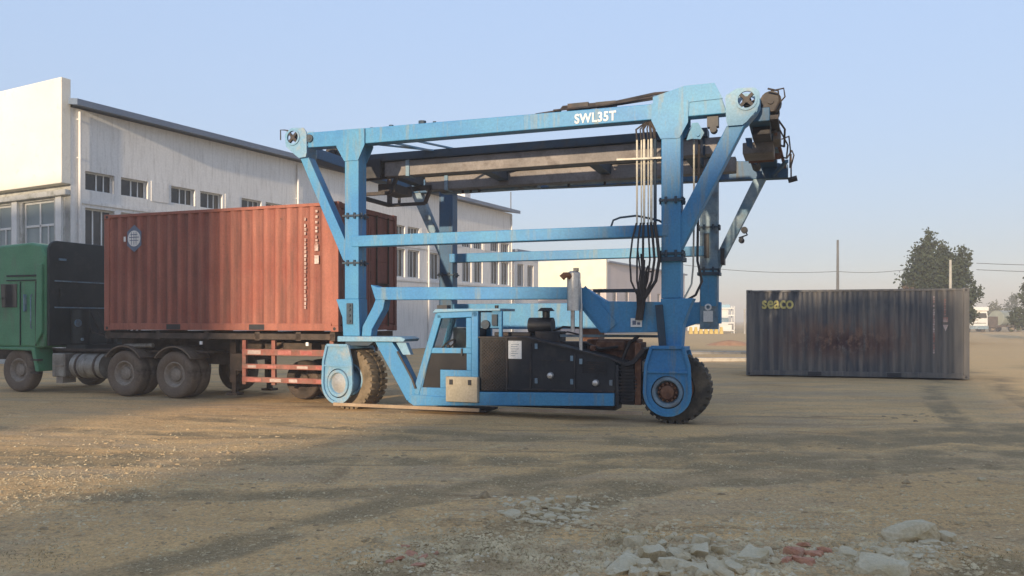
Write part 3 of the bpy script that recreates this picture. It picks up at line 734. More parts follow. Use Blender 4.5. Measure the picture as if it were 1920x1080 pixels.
# V arm down to the cab floor
MB().prism([(-2.42, 1.288), (-2.06, 1.288), (-1.92, 1.10), (-1.50, 0.34), (-1.50, 0.18), (-1.76, 0.22)], -2.33, -2.10).build('support_arm', 'blue', G, bevel=BV)
MB().prism([(-2.0, 1.28), (-1.80, 1.28), (-1.70, 1.06), (-1.86, 1.06)], -2.28, -2.16).build('arm_bracket', 'blue_pale', G)
MB().tube([(-1.93, -2.36, 1.12), (-1.80, -2.37, 0.92), (-1.62, -2.37, 0.62), (-1.56, -2.36, 0.45)], 0.022, 8).build('hydraulic_hose', 'hose', G)
# right leg below the post
MB().prism([(2.885, 2.055), (3.42, 2.055), (3.34, 1.88), (3.25, 1.62), (3.225, 1.26), (2.885, 1.26)], FY0 - 0.02, FY1 + 0.02).build('leg_bracket', 'blue', G, bevel=BV)
m = MB(); m.beam((2.86, FY0 - 0.04, 1.95), (2.98, FY0 - 0.05, 0.62), 0.06, 0.12, up=(1, 0, 0)); m.build('steering_rod', 'blue_dark', G)
# --- forks and wheels
def fork(cx, cz, hub_m, hub_r, plate_m, rz=0.0, cy=-2.02, top=1.24):
    e = empty('wheel_fork', (cx, cy, 0), rz, G)
    hw = 0.33
    poly = [(0.26, top), (-0.26, top), (-0.35, top - 0.30), (-0.37, cz)] + arc(0, cz, 0.37, 200, 340, 10) + [(0.37, cz), (0.35, top - 0.30)]
    for (a, b, nm) in ((-hw - 0.03, -hw + 0.0, 'outer'), (hw, hw + 0.03, 'inner')):
        m = MB(); m.plate_hole(poly, 0, cz, hub_r * 1.12, a, b, 48)
        m.build('fork_plate', plate_m, e)
    # raised rim along the plate edge, cross rib, crown
    m = MB()
    rim = [(x, -hw - 0.05, z) for x, z in poly] + [(poly[0][0], -hw - 0.05, poly[0][1])]
    for i in range(len(rim) - 1): m.beam(rim[i], rim[i + 1], 0.05, 0.035, up=(0, 1, 0))
    m.beam((-0.35, -hw - 0.045, cz + 0.33), (0.35, -hw - 0.045, cz + 0.33), 0.03, 0.035, up=(0, 1, 0))
    m.build('plate_rim', plate_m, e)
    m = MB(); m.box(-0.27, 0.27, -hw + 0.002, hw - 0.002, top - 0.06, top); m.build('fork_crown', plate_m, e)
    m = MB()
    m.lathe_y([(hub_r * 1.10, -hw + 0.02), (hub_r * 1.02, -hw - 0.045), (hub_r * 0.82, -hw - 0.045), (hub_r * 0.72, -hw + 0.01), (hub_r * 0.70, 0.1), (hub_r * 1.08, 0.1)], (0, 0, cz), 36)
    m.build('bearing_ring', plate_m if hub_m == 'silver' else 'grey_weather', e, smooth=True)
    m = MB()
    if hub_m == 'silver':
        m.lathe_y([(hub_r * 0.86, -hw + 0.05), (hub_r * 0.78, -hw - 0.005), (hub_r * 0.3, -hw - 0.022), (0.001, -hw - 0.024), (0.001, 0.0)], (0, 0, cz), 32, closed=False)
    else:
        m.lathe_y([(hub_r * 0.7, -hw + 0.05), (hub_r * 0.48, -hw - 0.0), (hub_r * 0.45, -hw - 0.06), (hub_r * 0.2, -hw - 0.075), (0.001, -hw - 0.075), (0.001, 0.0)], (0, 0, cz), 20, closed=False)
        for k in range(12):
            a = 2 * math.pi * k / 12
            m.cyl((hub_r * 0.6 * math.cos(a), -hw + 0.04, cz + hub_r * 0.6 * math.sin(a)), (hub_r * 0.6 * math.cos(a), -hw - 0.03, cz + hub_r * 0.6 * math.sin(a)), 0.02, 6)
    m.build('hub', hub_m, e, smooth=True)
    return e
fork(-3.12, 0.50, 'silver', 0.25, 'blue_pale', R(-11), cy=-2.02, top=1.22)
fork(3.02, 0.52, 'rust', 0.24, 'blue', 0.0, cy=-2.02, top=1.255)
wheel(G, (-3.02, -1.98, 0.57), 0.575, 0.46, 'rubber_mud', 'blue_pale', lugs=30, rz=R(-11))
wheel(G, (3.10, -1.98, 0.57), 0.575, 0.44, 'rubber', 'rust', lugs=30, rz=0)
wheel(G, (0.55, 2.45, 0.57), 0.575, 0.44, 'rubber', 'rust', lugs=30, rz=0)
MB().box(0.35, 0.75, 2.15, 2.19, 0.5, 1.5).box(0.35, 0.75, 2.71, 2.75, 0.5, 1.5).box(0.35, 0.75, 2.19, 2.71, 1.2, 1.498).build('rear_fork', 'rust', G)
m = MB(); m.box(2.46, 2.56, -2.25, -1.75, 0.28, 1.32); m.build('mud_flap', 'rust', G)
# guard bars close to the ground
MB().beam((-3.25, -2.42, 0.11), (-0.30, -2.36, 0.10), 0.05, 0.06).build('guard_bar', 'wood', G)
MB().beam((0.10, -2.40, 0.13), (2.62, -2.42, 0.17), 0.05, 0.05).build('guard_bar', 'wood', G)
MB().box(-1.3, -0.2, -2.3, -1.7, 0.06, 0.10).build('skid_plate', 'dark_steel', G)
# --- rear frame
for x0, x1 in ((-3.28, -2.92), (2.98, 3.36)):
    MB().box(x0, x1, BY0, BY1, 1.5, 4.9).build('post', 'blue_shaded' if x0 < 0 else 'grey_weather', G, bevel=BV)
MB().prism([(-4.45, 4.86), (4.80, 4.70), (4.80, 4.98), (4.4, 5.07), (3.0, 5.18), (-4.45, 5.24)], BY0 + 0.02, BY1 - 0.02).build('top_beam', 'blue_shaded', G, bevel=BV)
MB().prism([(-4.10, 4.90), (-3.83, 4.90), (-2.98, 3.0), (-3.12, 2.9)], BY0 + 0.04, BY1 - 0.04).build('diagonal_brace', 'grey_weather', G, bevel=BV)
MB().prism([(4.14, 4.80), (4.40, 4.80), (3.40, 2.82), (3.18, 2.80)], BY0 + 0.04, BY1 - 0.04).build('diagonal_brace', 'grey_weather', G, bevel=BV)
MB().box(-3.0, 3.1, BY0 - 0.02, BY1 - 0.06, 3.10, 3.31).build('middle_beam', 'blue', G, bevel=BV)
MB().prism([(-3.3, 1.55), (-1.7, 1.48), (2.6, 1.52), (2.9, 1.62), (3.42, 1.62), (3.42, 2.09), (-3.3, 2.09)], BY0 + 0.02, BY1 - 0.02).build('lower_beam', 'blue', G, bevel=BV)
MB().box(0.6, 1.9, BY0 - 0.05, BY0 + 0.0, 2.32, 2.40).build('handrail', 'blue_dark', G)
MB().box(0.7, 0.76, BY0 - 0.04, BY0 - 0.01, 2.09, 2.318).build('handrail_post', 'blue_dark', G)
clamp_flange(-3.28, -2.92, BY0, BY1, 2.80, n=2); clamp_flange(2.98, 3.36, BY0, BY1, 3.72, n=2); clamp_flange(2.98, 3.36, BY0, BY1, 2.80, n=2, collar=True)
MB().box(3.0, 3.34, BY0 - 0.02, BY0 - 0.003, 2.0, 2.8).build('post_sleeve', 'blue', G)
MB().box(3.08, 3.18, BY0 - 0.05, BY0 - 0.004, 3.05, 3.58).build('ram_slot', 'black', G)
MB().box(3.42, 3.50, BY0, BY1, 2.9, 3.25).build('junction_box', 'dark_steel', G)
m = MB(); m.box(3.06, 3.26, BY0 - 0.03, BY0 - 0.005, 1.66, 1.90); m.lathe_y([(0.04, -0.03), (0.075, -0.03), (0.075, -0.01), (0.04, -0.01)], (3.16, BY0, 1.98), 18); m.build('placard', 'white', G)
# work lamps on the rear diagonal
m = MB(); m.cyl((3.80, 2.35, 3.47), (3.98, 2.3, 3.52), 0.015, 6); m.cyl((3.92, 2.2, 3.62), (3.92, 2.34, 3.62), 0.07, 12); m.cyl((3.86, 2.2, 3.40), (3.86, 2.34, 3.40), 0.06, 12)
m.cyl((3.98, 2.3, 3.52), (3.92, 2.3, 3.62), 0.015, 6); m.cyl((3.90, 2.3, 3.50), (3.86, 2.3, 3.42), 0.015, 6)
m.build('work_lamp', 'black', G)
# --- cross members front to rear at both ends, with rope drums and clutter
for x, s in ((-4.25, -1), (4.42, 1)):
    m = MB()
    m.box(x - 0.17, x + 0.17, FY1 + 0.04, BY0 - 0.0, 4.94, 5.16)
    m.build('end_cross_beam', 'blue_shaded', G, bevel=BV)
    for y in (-1.6, -0.9, -0.2, 0.5, 1.2, 1.8):
        m = MB(); m.cyl((x - 0.03, y, 5.24), (x - 0.03, y + 0.16, 5.24), 0.15, 18)
        m.box(x - 0.09, x + 0.06, y - 0.03, y - 0.001, 5.10, 5.30); m.box(x - 0.09, x + 0.06, y + 0.161, y + 0.19, 5.10, 5.30)
        m.build('rope_sheave', 'dark_steel', G)
for k, (y, z, r) in enumerate(((-1.75, 5.28, 0.17), (-1.42, 5.20, 0.13), (-1.1, 5.06, 0.12))):
    m = MB(); m.cyl((4.60, y, z), (4.60, y + 0.22, z), r, 18); m.cyl((4.60, y - 0.03, z), (4.60, y + 0.25, z), r * 0.3, 10); m.build('hoist_drum', 'dark_steel', G)
MB().box(4.595, 4.72, -1.85, -0.9, 4.96, 5.03).build('drum_bracket', 'dark_steel', G)
MB().box(4.06, 4.60, -0.35, 0.35, 4.72, 4.935).build('hoist_gearbox', 'tan', G, bevel=0.02)
m = MB(); m.cyl((4.12, 0.45, 4.80), (4.58, 0.45, 4.80), 0.10, 16); m.cyl((4.58, 0.45, 4.80), (4.70, 0.45, 4.80), 0.06, 12); m.build('hoist_motor', 'rust', G, smooth=True)
MB().box(4.30, 4.585, -1.5, -0.9, 4.80, 4.935).build('winch_bracket', 'dark_steel', G, bevel=0.015)
MB().cyl((4.20, 1.0, 4.84), (4.20, 1.7, 4.84), 0.085, 14).build('hydraulic_motor', 'dark_steel', G, smooth=True)
for y in (-0.7, 0.85, 1.9): MB().prism([(4.13, 4.938), (4.25, 4.938), (4.25, 4.74), (4.16, 4.80)], y, y + 0.05).build('stiffener_plate', 'blue_shaded', G)
MB().box(4.595, 4.72, -0.6, 0.1, 4.90, 5.10).build('valve_block', 'tan', G)
MB().box(4.595, 4.70, 0.5, 1.1, 4.95, 5.12).build('junction_box', 'grey_weather', G)
MB().beam((4.64, -0.85, 5.0), (4.74, 2.3, 4.92), 0.05, 0.06).build('cable_tray', 'rust', G)
for pts, r in (([(4.56, -1.9, 5.45), (4.72, -1.9, 5.40), (4.74, -1.85, 5.24), (4.66, -1.8, 5.1)], 0.016),
               ([(4.60, -1.7, 5.46), (4.80, -1.65, 5.50), (4.82, -1.65, 5.36), (4.70, -1.6, 5.24)], 0.014),
               ([(4.66, -1.2, 5.16), (4.80, -0.8, 5.02), (4.78, -0.3, 4.82), (4.68, 0.3, 4.98)], 0.018),
               ([(4.66, -0.9, 5.12), (4.84, -0.2, 4.86), (4.80, 0.7, 4.80), (4.70, 1.4, 4.96)], 0.015),
               ([(4.78, 1.9, 5.02), (4.88, 2.0, 5.20), (4.92, 2.1, 5.12), (4.86, 2.2, 4.9), (4.86, 2.3, 4.72)], 0.016),
               ([(4.72, 0.6, 5.15), (4.84, 0.9, 5.26), (4.86, 1.4, 5.1), (4.84, 2.0, 4.85)], 0.014)):
    MB().tube(pts, r, 6).build('loose_cable', 'hose', G, smooth=True)
m = MB(); m.cyl((4.80, 2.45, 4.66), (4.98, 2.45, 4.70), 0.06, 10); m.beam((4.86, 2.45, 4.7), (4.86, 2.45, 5.22), 0.03, 0.03); m.build('limit_switch', 'dark_steel', G)
m = MB(); m.beam((4.80, 1.0, 4.80), (4.5, 2.3, 4.76), 0.06, 0.06); m.build('corner_tie', 'blue_shaded', G)
# --- roof plane bracing rods
m = MB()
m.beam((-2.4, -1.9, 5.12), (-1.4, 0.4, 5.12), 0.05, 0.03); m.beam((-1.9, -1.9, 5.12), (-0.9, 0.4, 5.12), 0.05, 0.03); m.beam((-2.7, -1.9, 5.1), (-0.2, 0.9, 5.1), 0.05, 0.03)
m.build('bracing_rod', 'blue_pale', G)
# --- lifting spreader under the roof
SP = [(-0.92, 'tan', 4.65, 4.96), (0.95, 'tan', 4.65, 4.96)]
for y, mm, z0, z1 in SP:
    MB().box(-3.0, 3.84, y, y + 0.26, z0, z1 - 0.01).build('spreader_beam', mm, G, bevel=BV)
    MB().box(-3.5, 3.5, y - 0.06, y + 0.30, z1, z1 + 0.16).build('spreader_rail', 'blue_dark', G, bevel=BV)
    MB().box(-2.50, -2.42, y - 0.03, y + 0.29, z0 - 0.02, z1).build('spreader_band', 'grey_weather', G)
    MB().box(3.42, 3.46, y - 0.03, y + 0.29, z0 - 0.02, z1).build('spreader_band', 'blue_dark', G)
for x in (-3.25, -1.2, 1.1, 3.0):
    MB().box(x, x + 0.22, -0.66, 0.95, 4.76, 5.0).build('spreader_cross_beam', 'blue_dark', G)
m = MB()   # open hook frame at the left end
for y in (-0.75, 0.85):
    m.beam((-3.85, y, 4.95), (-3.85, y, 4.32), 0.09, 0.09); m.beam((-3.85, y, 4.34), (-2.95, y, 4.34), 0.07, 0.07); m.beam((-2.95, y, 4.34), (-2.8, y, 4.68), 0.07, 0.07)
    m.beam((-3.6, y, 4.68), (-3.6, y, 4.36), 0.05, 0.05); m.beam((-3.85, y, 4.66), (-2.8, y, 4.70), 0.10, 0.10)
m.beam((-3.85, -0.75, 4.34), (-3.85, 0.85, 4.34), 0.08, 0.08); m.box(-3.5, -3.1, -0.3, 0.5, 4.44, 4.62)
m.build('twistlock_frame', 'dark_steel', G)
m = MB()
m.cyl((-3.5, -1.0, 4.72), (-3.5, -0.8, 4.72), 0.12, 16); m.cyl((-3.15, -1.0, 4.85), (-3.15, -0.8, 4.85), 0.10, 16)
m.box(-3.7, -3.05, -1.02, -0.95, 4.62, 5.0)
m.build('hook_block', 'black', G)
MB().box(-2.75, -0.4, 1.25, 1.5, 4.62, 4.82).build('spreader_tray', 'grey_weather', G)
MB().box(-0.2, 2.6, 1.25, 1.5, 4.66, 4.84).build('spreader_tray', 'grey_weather', G)
for x in (-2.2, -2.0, -1.8, 0.3, 1.1):
    MB().box(x, x + 0.05, 1.2, 1.24, 4.58, 4.86).build('spreader_clip', 'black', G)
# --- rods and pipes along the top of the front beam
m = MB()
m.tube([(0.65, -2.05, 5.33), (1.1, -2.05, 5.36), (1.15, -2.05, 5.42), (2.1, -2.05, 5.42), (2.75, -2.05, 5.50), (3.25, -2.05, 5.49)], 0.028, 8)
m.tube([(1.2, -1.95, 5.38), (2.0, -1.95, 5.40), (2.8, -1.95, 5.45), (3.25, -1.95, 5.44)], 0.022, 8)
m.tube([(1.0, -2.12, 5.36), (1.9, -2.12, 5.37), (2.9, -2.12, 5.44), (3.25, -2.12, 5.46)], 0.018, 8)
m.box(1.25, 1.62, -2.1, -1.95, 5.36, 5.46); m.box(1.75, 2.1, -2.1, -1.98, 5.36, 5.44)
m.build('top_pipework', 'dark_steel', G)
m = MB()
for x, r in ((-2.20, 0.03), (-1.55, 0.05), (-1.30, 0.022), (-2.62, 0.02)): m.cyl((x, -2.1, 5.33), (x, -2.1, 5.345 + r), r * 1.5, 8)
m.build('beam_stud', 'blue_dark', G)
m = MB(); m.tube([(-4.72, -2.05, 5.30), (-4.72, -2.05, 5.50), (-4.62, -2.05, 5.49), (-4.44, -2.05, 5.45)], 0.012, 6); m.tube([(-4.56, -2.05, 5.24), (-4.56, -2.05, 5.47)], 0.012, 6); m.build('guide_hook', 'dark_steel', G)
m = MB(); m.prism([(3.36, 4.98), (3.46, 4.98), (3.56, 4.80), (3.50, 4.70), (3.36, 4.72), (3.27, 4.70)], -1.96, -1.92); m.cyl((3.46, -1.99, 4.78), (3.46, -1.91, 4.78), 0.035, 10); m.build('lifting_lug', 'blue', G)
m = MB(); m.box(3.62, 3.80, -2.1, -1.95, 4.86, 5.03); m.cyl((3.72, -2.12, 4.82), (3.72, -1.96, 4.82), 0.06, 10); m.build('cable_clamp', 'black', G)
# --- hydraulic lines down the right end
xs_ = (2.48, 2.55, 2.60, 2.665, 2.72, 2.78)
for k, x in enumerate(xs_):
    r = (0.016, 0.012, 0.02, 0.012, 0.022, 0.028)[k]
    MB().cyl((x, -2.17 + 0.02 * (k % 2), 3.30), (x, -2.17 + 0.02 * (k % 2), 4.72), r, 8).build('hydraulic_pipe', 'cream_pipe' if k < 5 else 'blue_dark', G, smooth=True)
    tx = 2.50 + 0.018 * k
    MB().tube([(x, -2.17, 4.72), (x - 0.02, -2.15, 4.90), (2.62 + 0.015 * k, -2.10, 5.02)], r, 8).build('hydraulic_hose', 'hose', G, smooth=True)
    bow = (-0.10, -0.05, 0.0, 0.05, 0.07, 0.09)[k]
    MB().tube([(x, -2.22, 3.32), (x + bow * 0.6, -2.26, 3.05), (x + bow, -2.27, 2.70), (x + bow * 0.6 - 0.02, -2.27, 2.35), (tx + 0.03, -2.26, 2.05), (tx - 0.02, -2.25, 1.70)], max(r, 0.016), 8).build('hydraulic_hose', 'hose', G, smooth=True)
m = MB()
for q in range(5):
    m.tube([(2.5 + 0.06 * q, -2.24, 2.9 - 0.1 * q), (2.56 + 0.03 * q, -2.28, 2.5), (2.5 + 0.03 * q, -2.27, 2.1), (2.52, -2.25, 1.76)], 0.015, 6)
m.build('hose_bundle', 'hose', G, smooth=True)
MB().beam((2.15, -2.24, 4.40), (2.90, -2.24, 4.38), 0.02, 0.03).build('pipe_clamp', 'cream_pipe', G)
MB().tube([(2.02, -2.1, 3.29), (2.06, -2.1, 3.40), (2.18, -2.1, 3.44), (2.45, -2.1, 3.46), (2.66, -2.1, 3.41), (2.84, -2.1, 3.36), (2.9, -2.1, 3.32)], 0.018, 8).build('hose_hoop', 'blue_dark', G, smooth=True)
MB().tube([(3.45, -1.7, 4.9), (3.43, -1.7, 3.6), (3.42, -1.72, 2.7), (3.50, -1.75, 2.35), (3.40, -1.8, 2.12), (3.26, -1.9, 2.03)], 0.022, 8).build('hydraulic_hose', 'hose', G, smooth=True)
MB().tube([(3.36, -1.7, 4.9), (3.36, -1.7, 3.4), (3.35, -1.72, 2.6), (3.33, -1.78, 2.3), (3.22, -1.88, 2.06)], 0.016, 8).build('hydraulic_hose', 'cream_pipe', G, smooth=True)
m = MB(); m.box(2.38, 2.57, FY0 - 0.004, FY0 + 0.004, 1.585, 1.73); m.build('label_plate', 'white', G)
m = MB(); m.box(2.41, 2.47, FY0 - 0.008, FY0 - 0.005, 1.62, 1.69); m.box(2.49, 2.54, FY0 - 0.008, FY0 - 0.005, 1.62, 1.66); m.build('label_print', 'emblem_blue', G)
# --- lettering on the beam
text_mesh('rated_load_lettering', 'SWL35T', 0.222, 'letter_white', G, (1.40, FY0 + 0.012, 5.085), (R(90), 0, 0), width=0.86, bold=0.006, spacing=1.08)
# --- cab
CY0, CY1 = -2.34, -1.62
cabo = [(-1.66, 0.20), (-0.34, 0.22), (-0.34, 1.86), (-1.15, 1.83)]
def fr(p, q, t, y0=CY0, y1=CY0 + 0.10):
    m = MB(); d = Vector((q[0] - p[0], 0, q[1] - p[1])); m.beam((p[0], (y0 + y1) / 2, p[1]), (q[0], (y0 + y1) / 2, q[1]), t, y1 - y0, up=(0, 1, 0)); return m
cab = MB()
for y0, y1 in ((CY0, CY0 + 0.09), (CY1 - 0.09, CY1)):
    for p, q, t in (((-1.57, 0.34), (-1.105, 1.80), 0.13), ((-0.40, 0.30), (-0.40, 1.86), 0.13), ((-1.14, 1.78), (-0.34, 1.81), 0.11)):
        ym = (y0 + y1) / 2
        cab.beam((p[0], ym, p[1]), (q[0], ym, q[1]), t, y1 - y0, up=(0, 1, 0))
cab.build('cab_frame', 'blue', G, bevel=BV)
dr = MB()     # door skin with window and lower light cut out
dy0, dy1 = CY0 + 0.015, CY0 + 0.055
dr.prism([(-1.60, 0.30), (-0.47, 0.30), (-0.47, 0.47), (-1.47, 0.47), (-1.545, 0.47)], dy0, dy1)
dr.prism([(-1.08, 0.472), (-0.47, 0.472), (-0.47, 0.80), (-1.08, 0.80)], dy0, dy1)
dr.prism([(-1.36, 1.095), (-0.47, 1.105), (-0.47, 1.20), (-1.32, 1.195)], dy0, dy1)
dr.prism([(-0.56, 0.802), (-0.47, 0.802), (-0.47, 1.103), (-0.56, 1.102)], dy0, dy1)
dr.prism([(-0.57, 1.202), (-0.47, 1.202), (-0.47, 1.74), (-0.57, 1.74)], dy0, dy1)
dr.prism([(-1.545, 0.472), (-1.44, 0.472), (-1.27, 1.093), (-1.35, 1.093)], dy0, dy1)
dr.prism([(-1.325, 1.20), (-1.24, 1.20), (-1.10, 1.738), (-1.16, 1.738)], dy0, dy1)
door = dr.build('cab_door', 'blue', G, bevel=0.006)
M['clear'] = bpy.data.materials.new('clear_cab_glass'); M['clear'].use_nodes = True
_b = M['clear'].node_tree.nodes['Principled BSDF']; _b.inputs['Transmission Weight'].default_value = 1.0; _b.inputs['Roughness'].default_value = 0.05; _b.inputs['IOR'].default_value = 1.2
_b.inputs['Base Color'].default_value = (0.80, 0.82, 0.82, 1)
MB().prism([(-1.25, 1.195), (-0.565, 1.195), (-0.565, 1.745), (-1.10, 1.745)], CY0 + 0.03, CY0 + 0.036).build('door_window', 'clear', door)
MB().prism([(-1.45, 0.465), (-1.075, 0.465), (-1.075, 0.805), (-0.555, 0.805), (-0.555, 1.10), (-1.27, 1.10)], CY0 + 0.034, CY0 + 0.042).build('lower_light', 'glass_dark', door)
MB().box(-0.66, -0.63, CY0 - 0.02, CY0 + 0.014, 1.06, 1.19).build('door_handle', 'black', door)
m = MB(); m.prism([(-1.22, 1.83), (-0.32, 1.86), (0.10, 1.86), (0.10, 1.905), (-1.16, 1.90)], CY0 - 0.03, CY1 + 0.03); m.build('cab_roof', 'blue_pale', G, bevel=BV)
MB().box(-1.16, -0.96, CY0 + 0.05, CY0 + 0.22, 1.903, 1.97).build('roof_lamp', 'black', G); MB().cyl((0.0, CY0 + 0.06, 1.907), (0.0, CY0 + 0.06, 1.96), 0.035, 10).build('roof_lamp', 'black', G)
MB().prism([(-1.62, 0.2), (-1.55, 0.2), (-1.10, 1.82), (-1.16, 1.82)], CY0 + 0.10, CY1 - 0.10).build('windscreen', 'clear', G)
MB().box(-0.46, -0.42, CY0 + 0.10, CY1 - 0.10, 0.3, 1.82).build('cab_back_panel', 'black', G)
MB().box(-1.55, -0.36, CY0 + 0.06, CY1 - 0.02, 0.23, 0.29).build('cab_floor', 'black', G)
m = MB(); m.box(-1.12, -0.48, CY1 - 0.04, CY1 - 0.02, 0.3, 1.55); m.build('cab_side_panel', 'blue_dark', G)
m = MB(); m.box(-0.92, -0.52, -2.15, -1.75, 0.72, 0.86); m.prism([(-0.62, 0.862), (-0.48, 0.862), (-0.47, 1.55), (-0.55, 1.58)], -2.13, -1.77); m.box(-0.8, -0.64, -2.05, -1.85, 0.295, 0.718); m.build('driver_seat', 'seat', G, bevel=0.02)
m = MB(); m.tube([(-1.08 + 0.17 * math.cos(a) * 0.6, -1.95 + 0.19 * math.sin(a), 1.24 + 0.17 * math.cos(a) * 0.55) for a in [2 * math.pi * k / 18 for k in range(19)]], 0.016, 6)
m.cyl((-1.08, -1.95, 1.24), (-1.22, -1.95, 0.7), 0.03, 8); m.box(-1.36, -1.15, -2.2, -1.7, 0.6, 1.05); m.build('steering_column', 'seat', G)
# cab rear bay
m = MB(); m.box(0.05, 0.11, CY0 + 0.02, CY0 + 0.10, 1.38, 1.86); m.build('bay_post', 'blue', G, bevel=BV)
m = MB(); m.box(-0.335, 0.05, CY0 + 0.12, CY0 + 0.14, 1.56, 1.84); m.build('bay_panel', 'blue', G)
m = MB(); m.cyl((-0.22, CY0 + 0.05, 1.62), (-0.22, CY0 + 0.11, 1.62), 0.08, 14); m.box(-0.1, 0.0, CY0 + 0.07, CY0 + 0.115, 1.6, 1.8); m.build('bay_equipment', 'blue_dark', G)
bx = MB(); bx.box(-0.91, -0.30, CY0 - 0.12, CY0 - 0.003, 0.24, 0.69)
box = bx.build('tool_box', 'beige', G, bevel=0.012)
for x in (-0.80, -0.44): MB().box(x - 0.03, x + 0.03, CY0 - 0.14, CY0 - 0.123, 0.55, 0.64).build('latch', 'black', box)
# base beam under the machine
MB().prism([(-1.72, 0.20), (-1.66, 0.335), (-0.34, 0.29), (-0.33, 0.42), (2.13, 0.47), (2.13, 0.26), (-0.3, 0.18), (-1.6, 0.13)], CY0 - 0.015, CY0 + 0.2).build('base_beam', 'blue', G, bevel=BV)
MB().box(-1.5, 2.1, CY0 + 0.21, CY1, 0.16, 0.30).build('base_frame', 'dark_steel', G)
# --- engine housing
hood = [(-0.33, 0.43), (2.14, 0.475), (2.14, 0.98), (2.05, 1.06), (0.56, 1.405), (-0.33, 1.40)]
MB().prism(hood, CY0 + 0.05, CY1).build('engine_housing', 'black', G, bevel=0.015)
MB().prism([(-0.34, 1.405), (0.56, 1.412), (2.02, 1.075), (2.30, 0.985), (2.44, 1.04), (2.60, 1.24), (2.66, 1.22), (2.48, 0.985), (2.34, 0.93), (2.02, 1.045), (0.55, 1.38), (-0.34, 1.38)], CY0 + 0.01, CY1 + 0.03).build('housing_edge', 'dark_steel', G)
gr = MB()
gx0, gx1, gz0, gz1 = -0.27, 0.17, 0.46, 1.35
n_ = 9
gr.box(gx0, gx1, CY0 + 0.040, CY0 + 0.046, gz0, gz1)
grl = gr.build('radiator_grille', 'black', G)
gm = MB()
for k in range(26):
    a = gz0 - (gx1 - gx0) + k * 0.062
    for s in (0, 1):
        p0 = (gx0, a); p1 = (gx1, a + (gx1 - gx0))
        if s: p0, p1 = (gx0, p1[1]), (gx1, p0[1])
        def clipz(p, q):
            (x0, z0), (x1, z1) = p, q
            pts = []
            for (xa, za, xb, zb) in ((x0, z0, x1, z1),):
                t0, t1 = 0, 1
                dz = zb - za
                if dz == 0: return None
                ta, tb = (gz0 - za) / dz, (gz1 - za) / dz
                t0 = max(t0, min(ta, tb)); t1 = min(t1, max(ta, tb))
                if t0 >= t1 - 0.02: return None
                return (xa + (xb - xa) * t0, za + dz * t0), (xa + (xb - xa) * t1, za + dz * t1)
        c = clipz(p0, p1)
        if c: gm.beam((c[0][0], CY0 + (0.032 if s else 0.024), c[0][1]), (c[1][0], CY0 + (0.032 if s else 0.024), c[1][1]), 0.006, 0.012, up=(0, 1, 0))
gm.build('grille_mesh', 'chassis', grl, kind='stuff')
MB().box(0.18, 0.22, CY0 + 0.02, CY0 + 0.048, 0.45, 1.38).build('housing_strip', 'dark_steel', G)
MB().box(0.23, 0.475, CY0 + 0.03, CY0 + 0.046, 1.02, 1.335).build('notice_plate', 'white', G)
m = MB()
for k in range(6): m.box(0.28, 0.28 + (0.15, 0.12, 0.14, 0.1, 0.13, 0.08)[k], CY0 + 0.024, CY0 + 0.029, 1.27 - k * 0.04, 1.278 - k * 0.04)
m.build('notice_print', 'grey_weather', G)
for x, z in ((1.0, 0.74), (1.80, 0.635)):
    m = MB(); m.lathe_y([(0.065, 0.06), (0.06, -0.0), (0.045, -0.025), (0.001, -0.035), (0.001, 0.06)], (x, CY0 + 0.03, z), 20, closed=False); m.build('side_lamp', 'silver', G, smooth=True)
m = MB(); m.box(0.62, 0.66, CY0 + 0.03, CY0 + 0.048, 0.5, 1.30); m.box(1.42, 1.45, CY0 + 0.03, CY0 + 0.048, 0.5, 1.12); m.box(0.2, 2.12, CY0 + 0.03, CY0 + 0.048, 0.48, 0.51); m.build('housing_seam', 'dark_steel', G)
for x, z in ((0.72, 1.2), (0.72, 0.6), (1.36, 1.0), (1.36, 0.6), (1.52, 0.95), (2.04, 0.6)): MB().box(x, x + 0.05, CY0 + 0.024, CY0 + 0.049, z, z + 0.09).build('housing_latch', 'grey_weather', G)
for k in range(6): MB().box(1.56, 1.98, CY0 + 0.03, CY0 + 0.049, 0.80 + k * 0.035, 0.815 + k * 0.035).build('vent_louvre', 'dark_steel', G)
for x in (0.80, 1.10): MB().box(x, x + 0.22, CY0 + 0.034, CY0 + 0.049, 1.0, 1.012).build('vent_louvre', 'dark_steel', G)
m = MB()  # finned cooler at the right end
for k in range(11): m.box(2.18, 2.50 - 0.012 * abs(k - 5), CY0 + 0.06, CY1 - 0.1, 0.34 + k * 0.056, 0.362 + k * 0.056)
m.box(2.22, 2.44, CY0 + 0.1, CY1 - 0.14, 0.28, 0.98)
m.build('oil_cooler', 'dark_steel', G)
m = MB(); m.box(2.145, 2.20, CY0 + 0.02, CY1 - 0.02, 0.26, 0.95); m.build('cooler_frame', 'black', G)
m = MB(); m.cyl((2.56, -2.12, 0.92), (2.56, -1.9, 0.95), 0.09, 14); m.tube([(2.55, -2.1, 0.85), (2.50, -2.14, 0.65), (2.54, -2.1, 0.5)], 0.03, 8); m.build('filter_bowl', 'silver', G)
m = MB(); m.tube([(2.50, -2.12, 0.80), (2.66, -2.1, 0.72), (2.64, -2.05, 0.9), (2.62, -1.95, 1.2)], 0.025, 8); m.tube([(2.2, -2.0, 1.02), (2.3, -1.95, 1.3), (2.45, -1.9, 1.42)], 0.03, 8); m.build('engine_hose', 'hose', G)
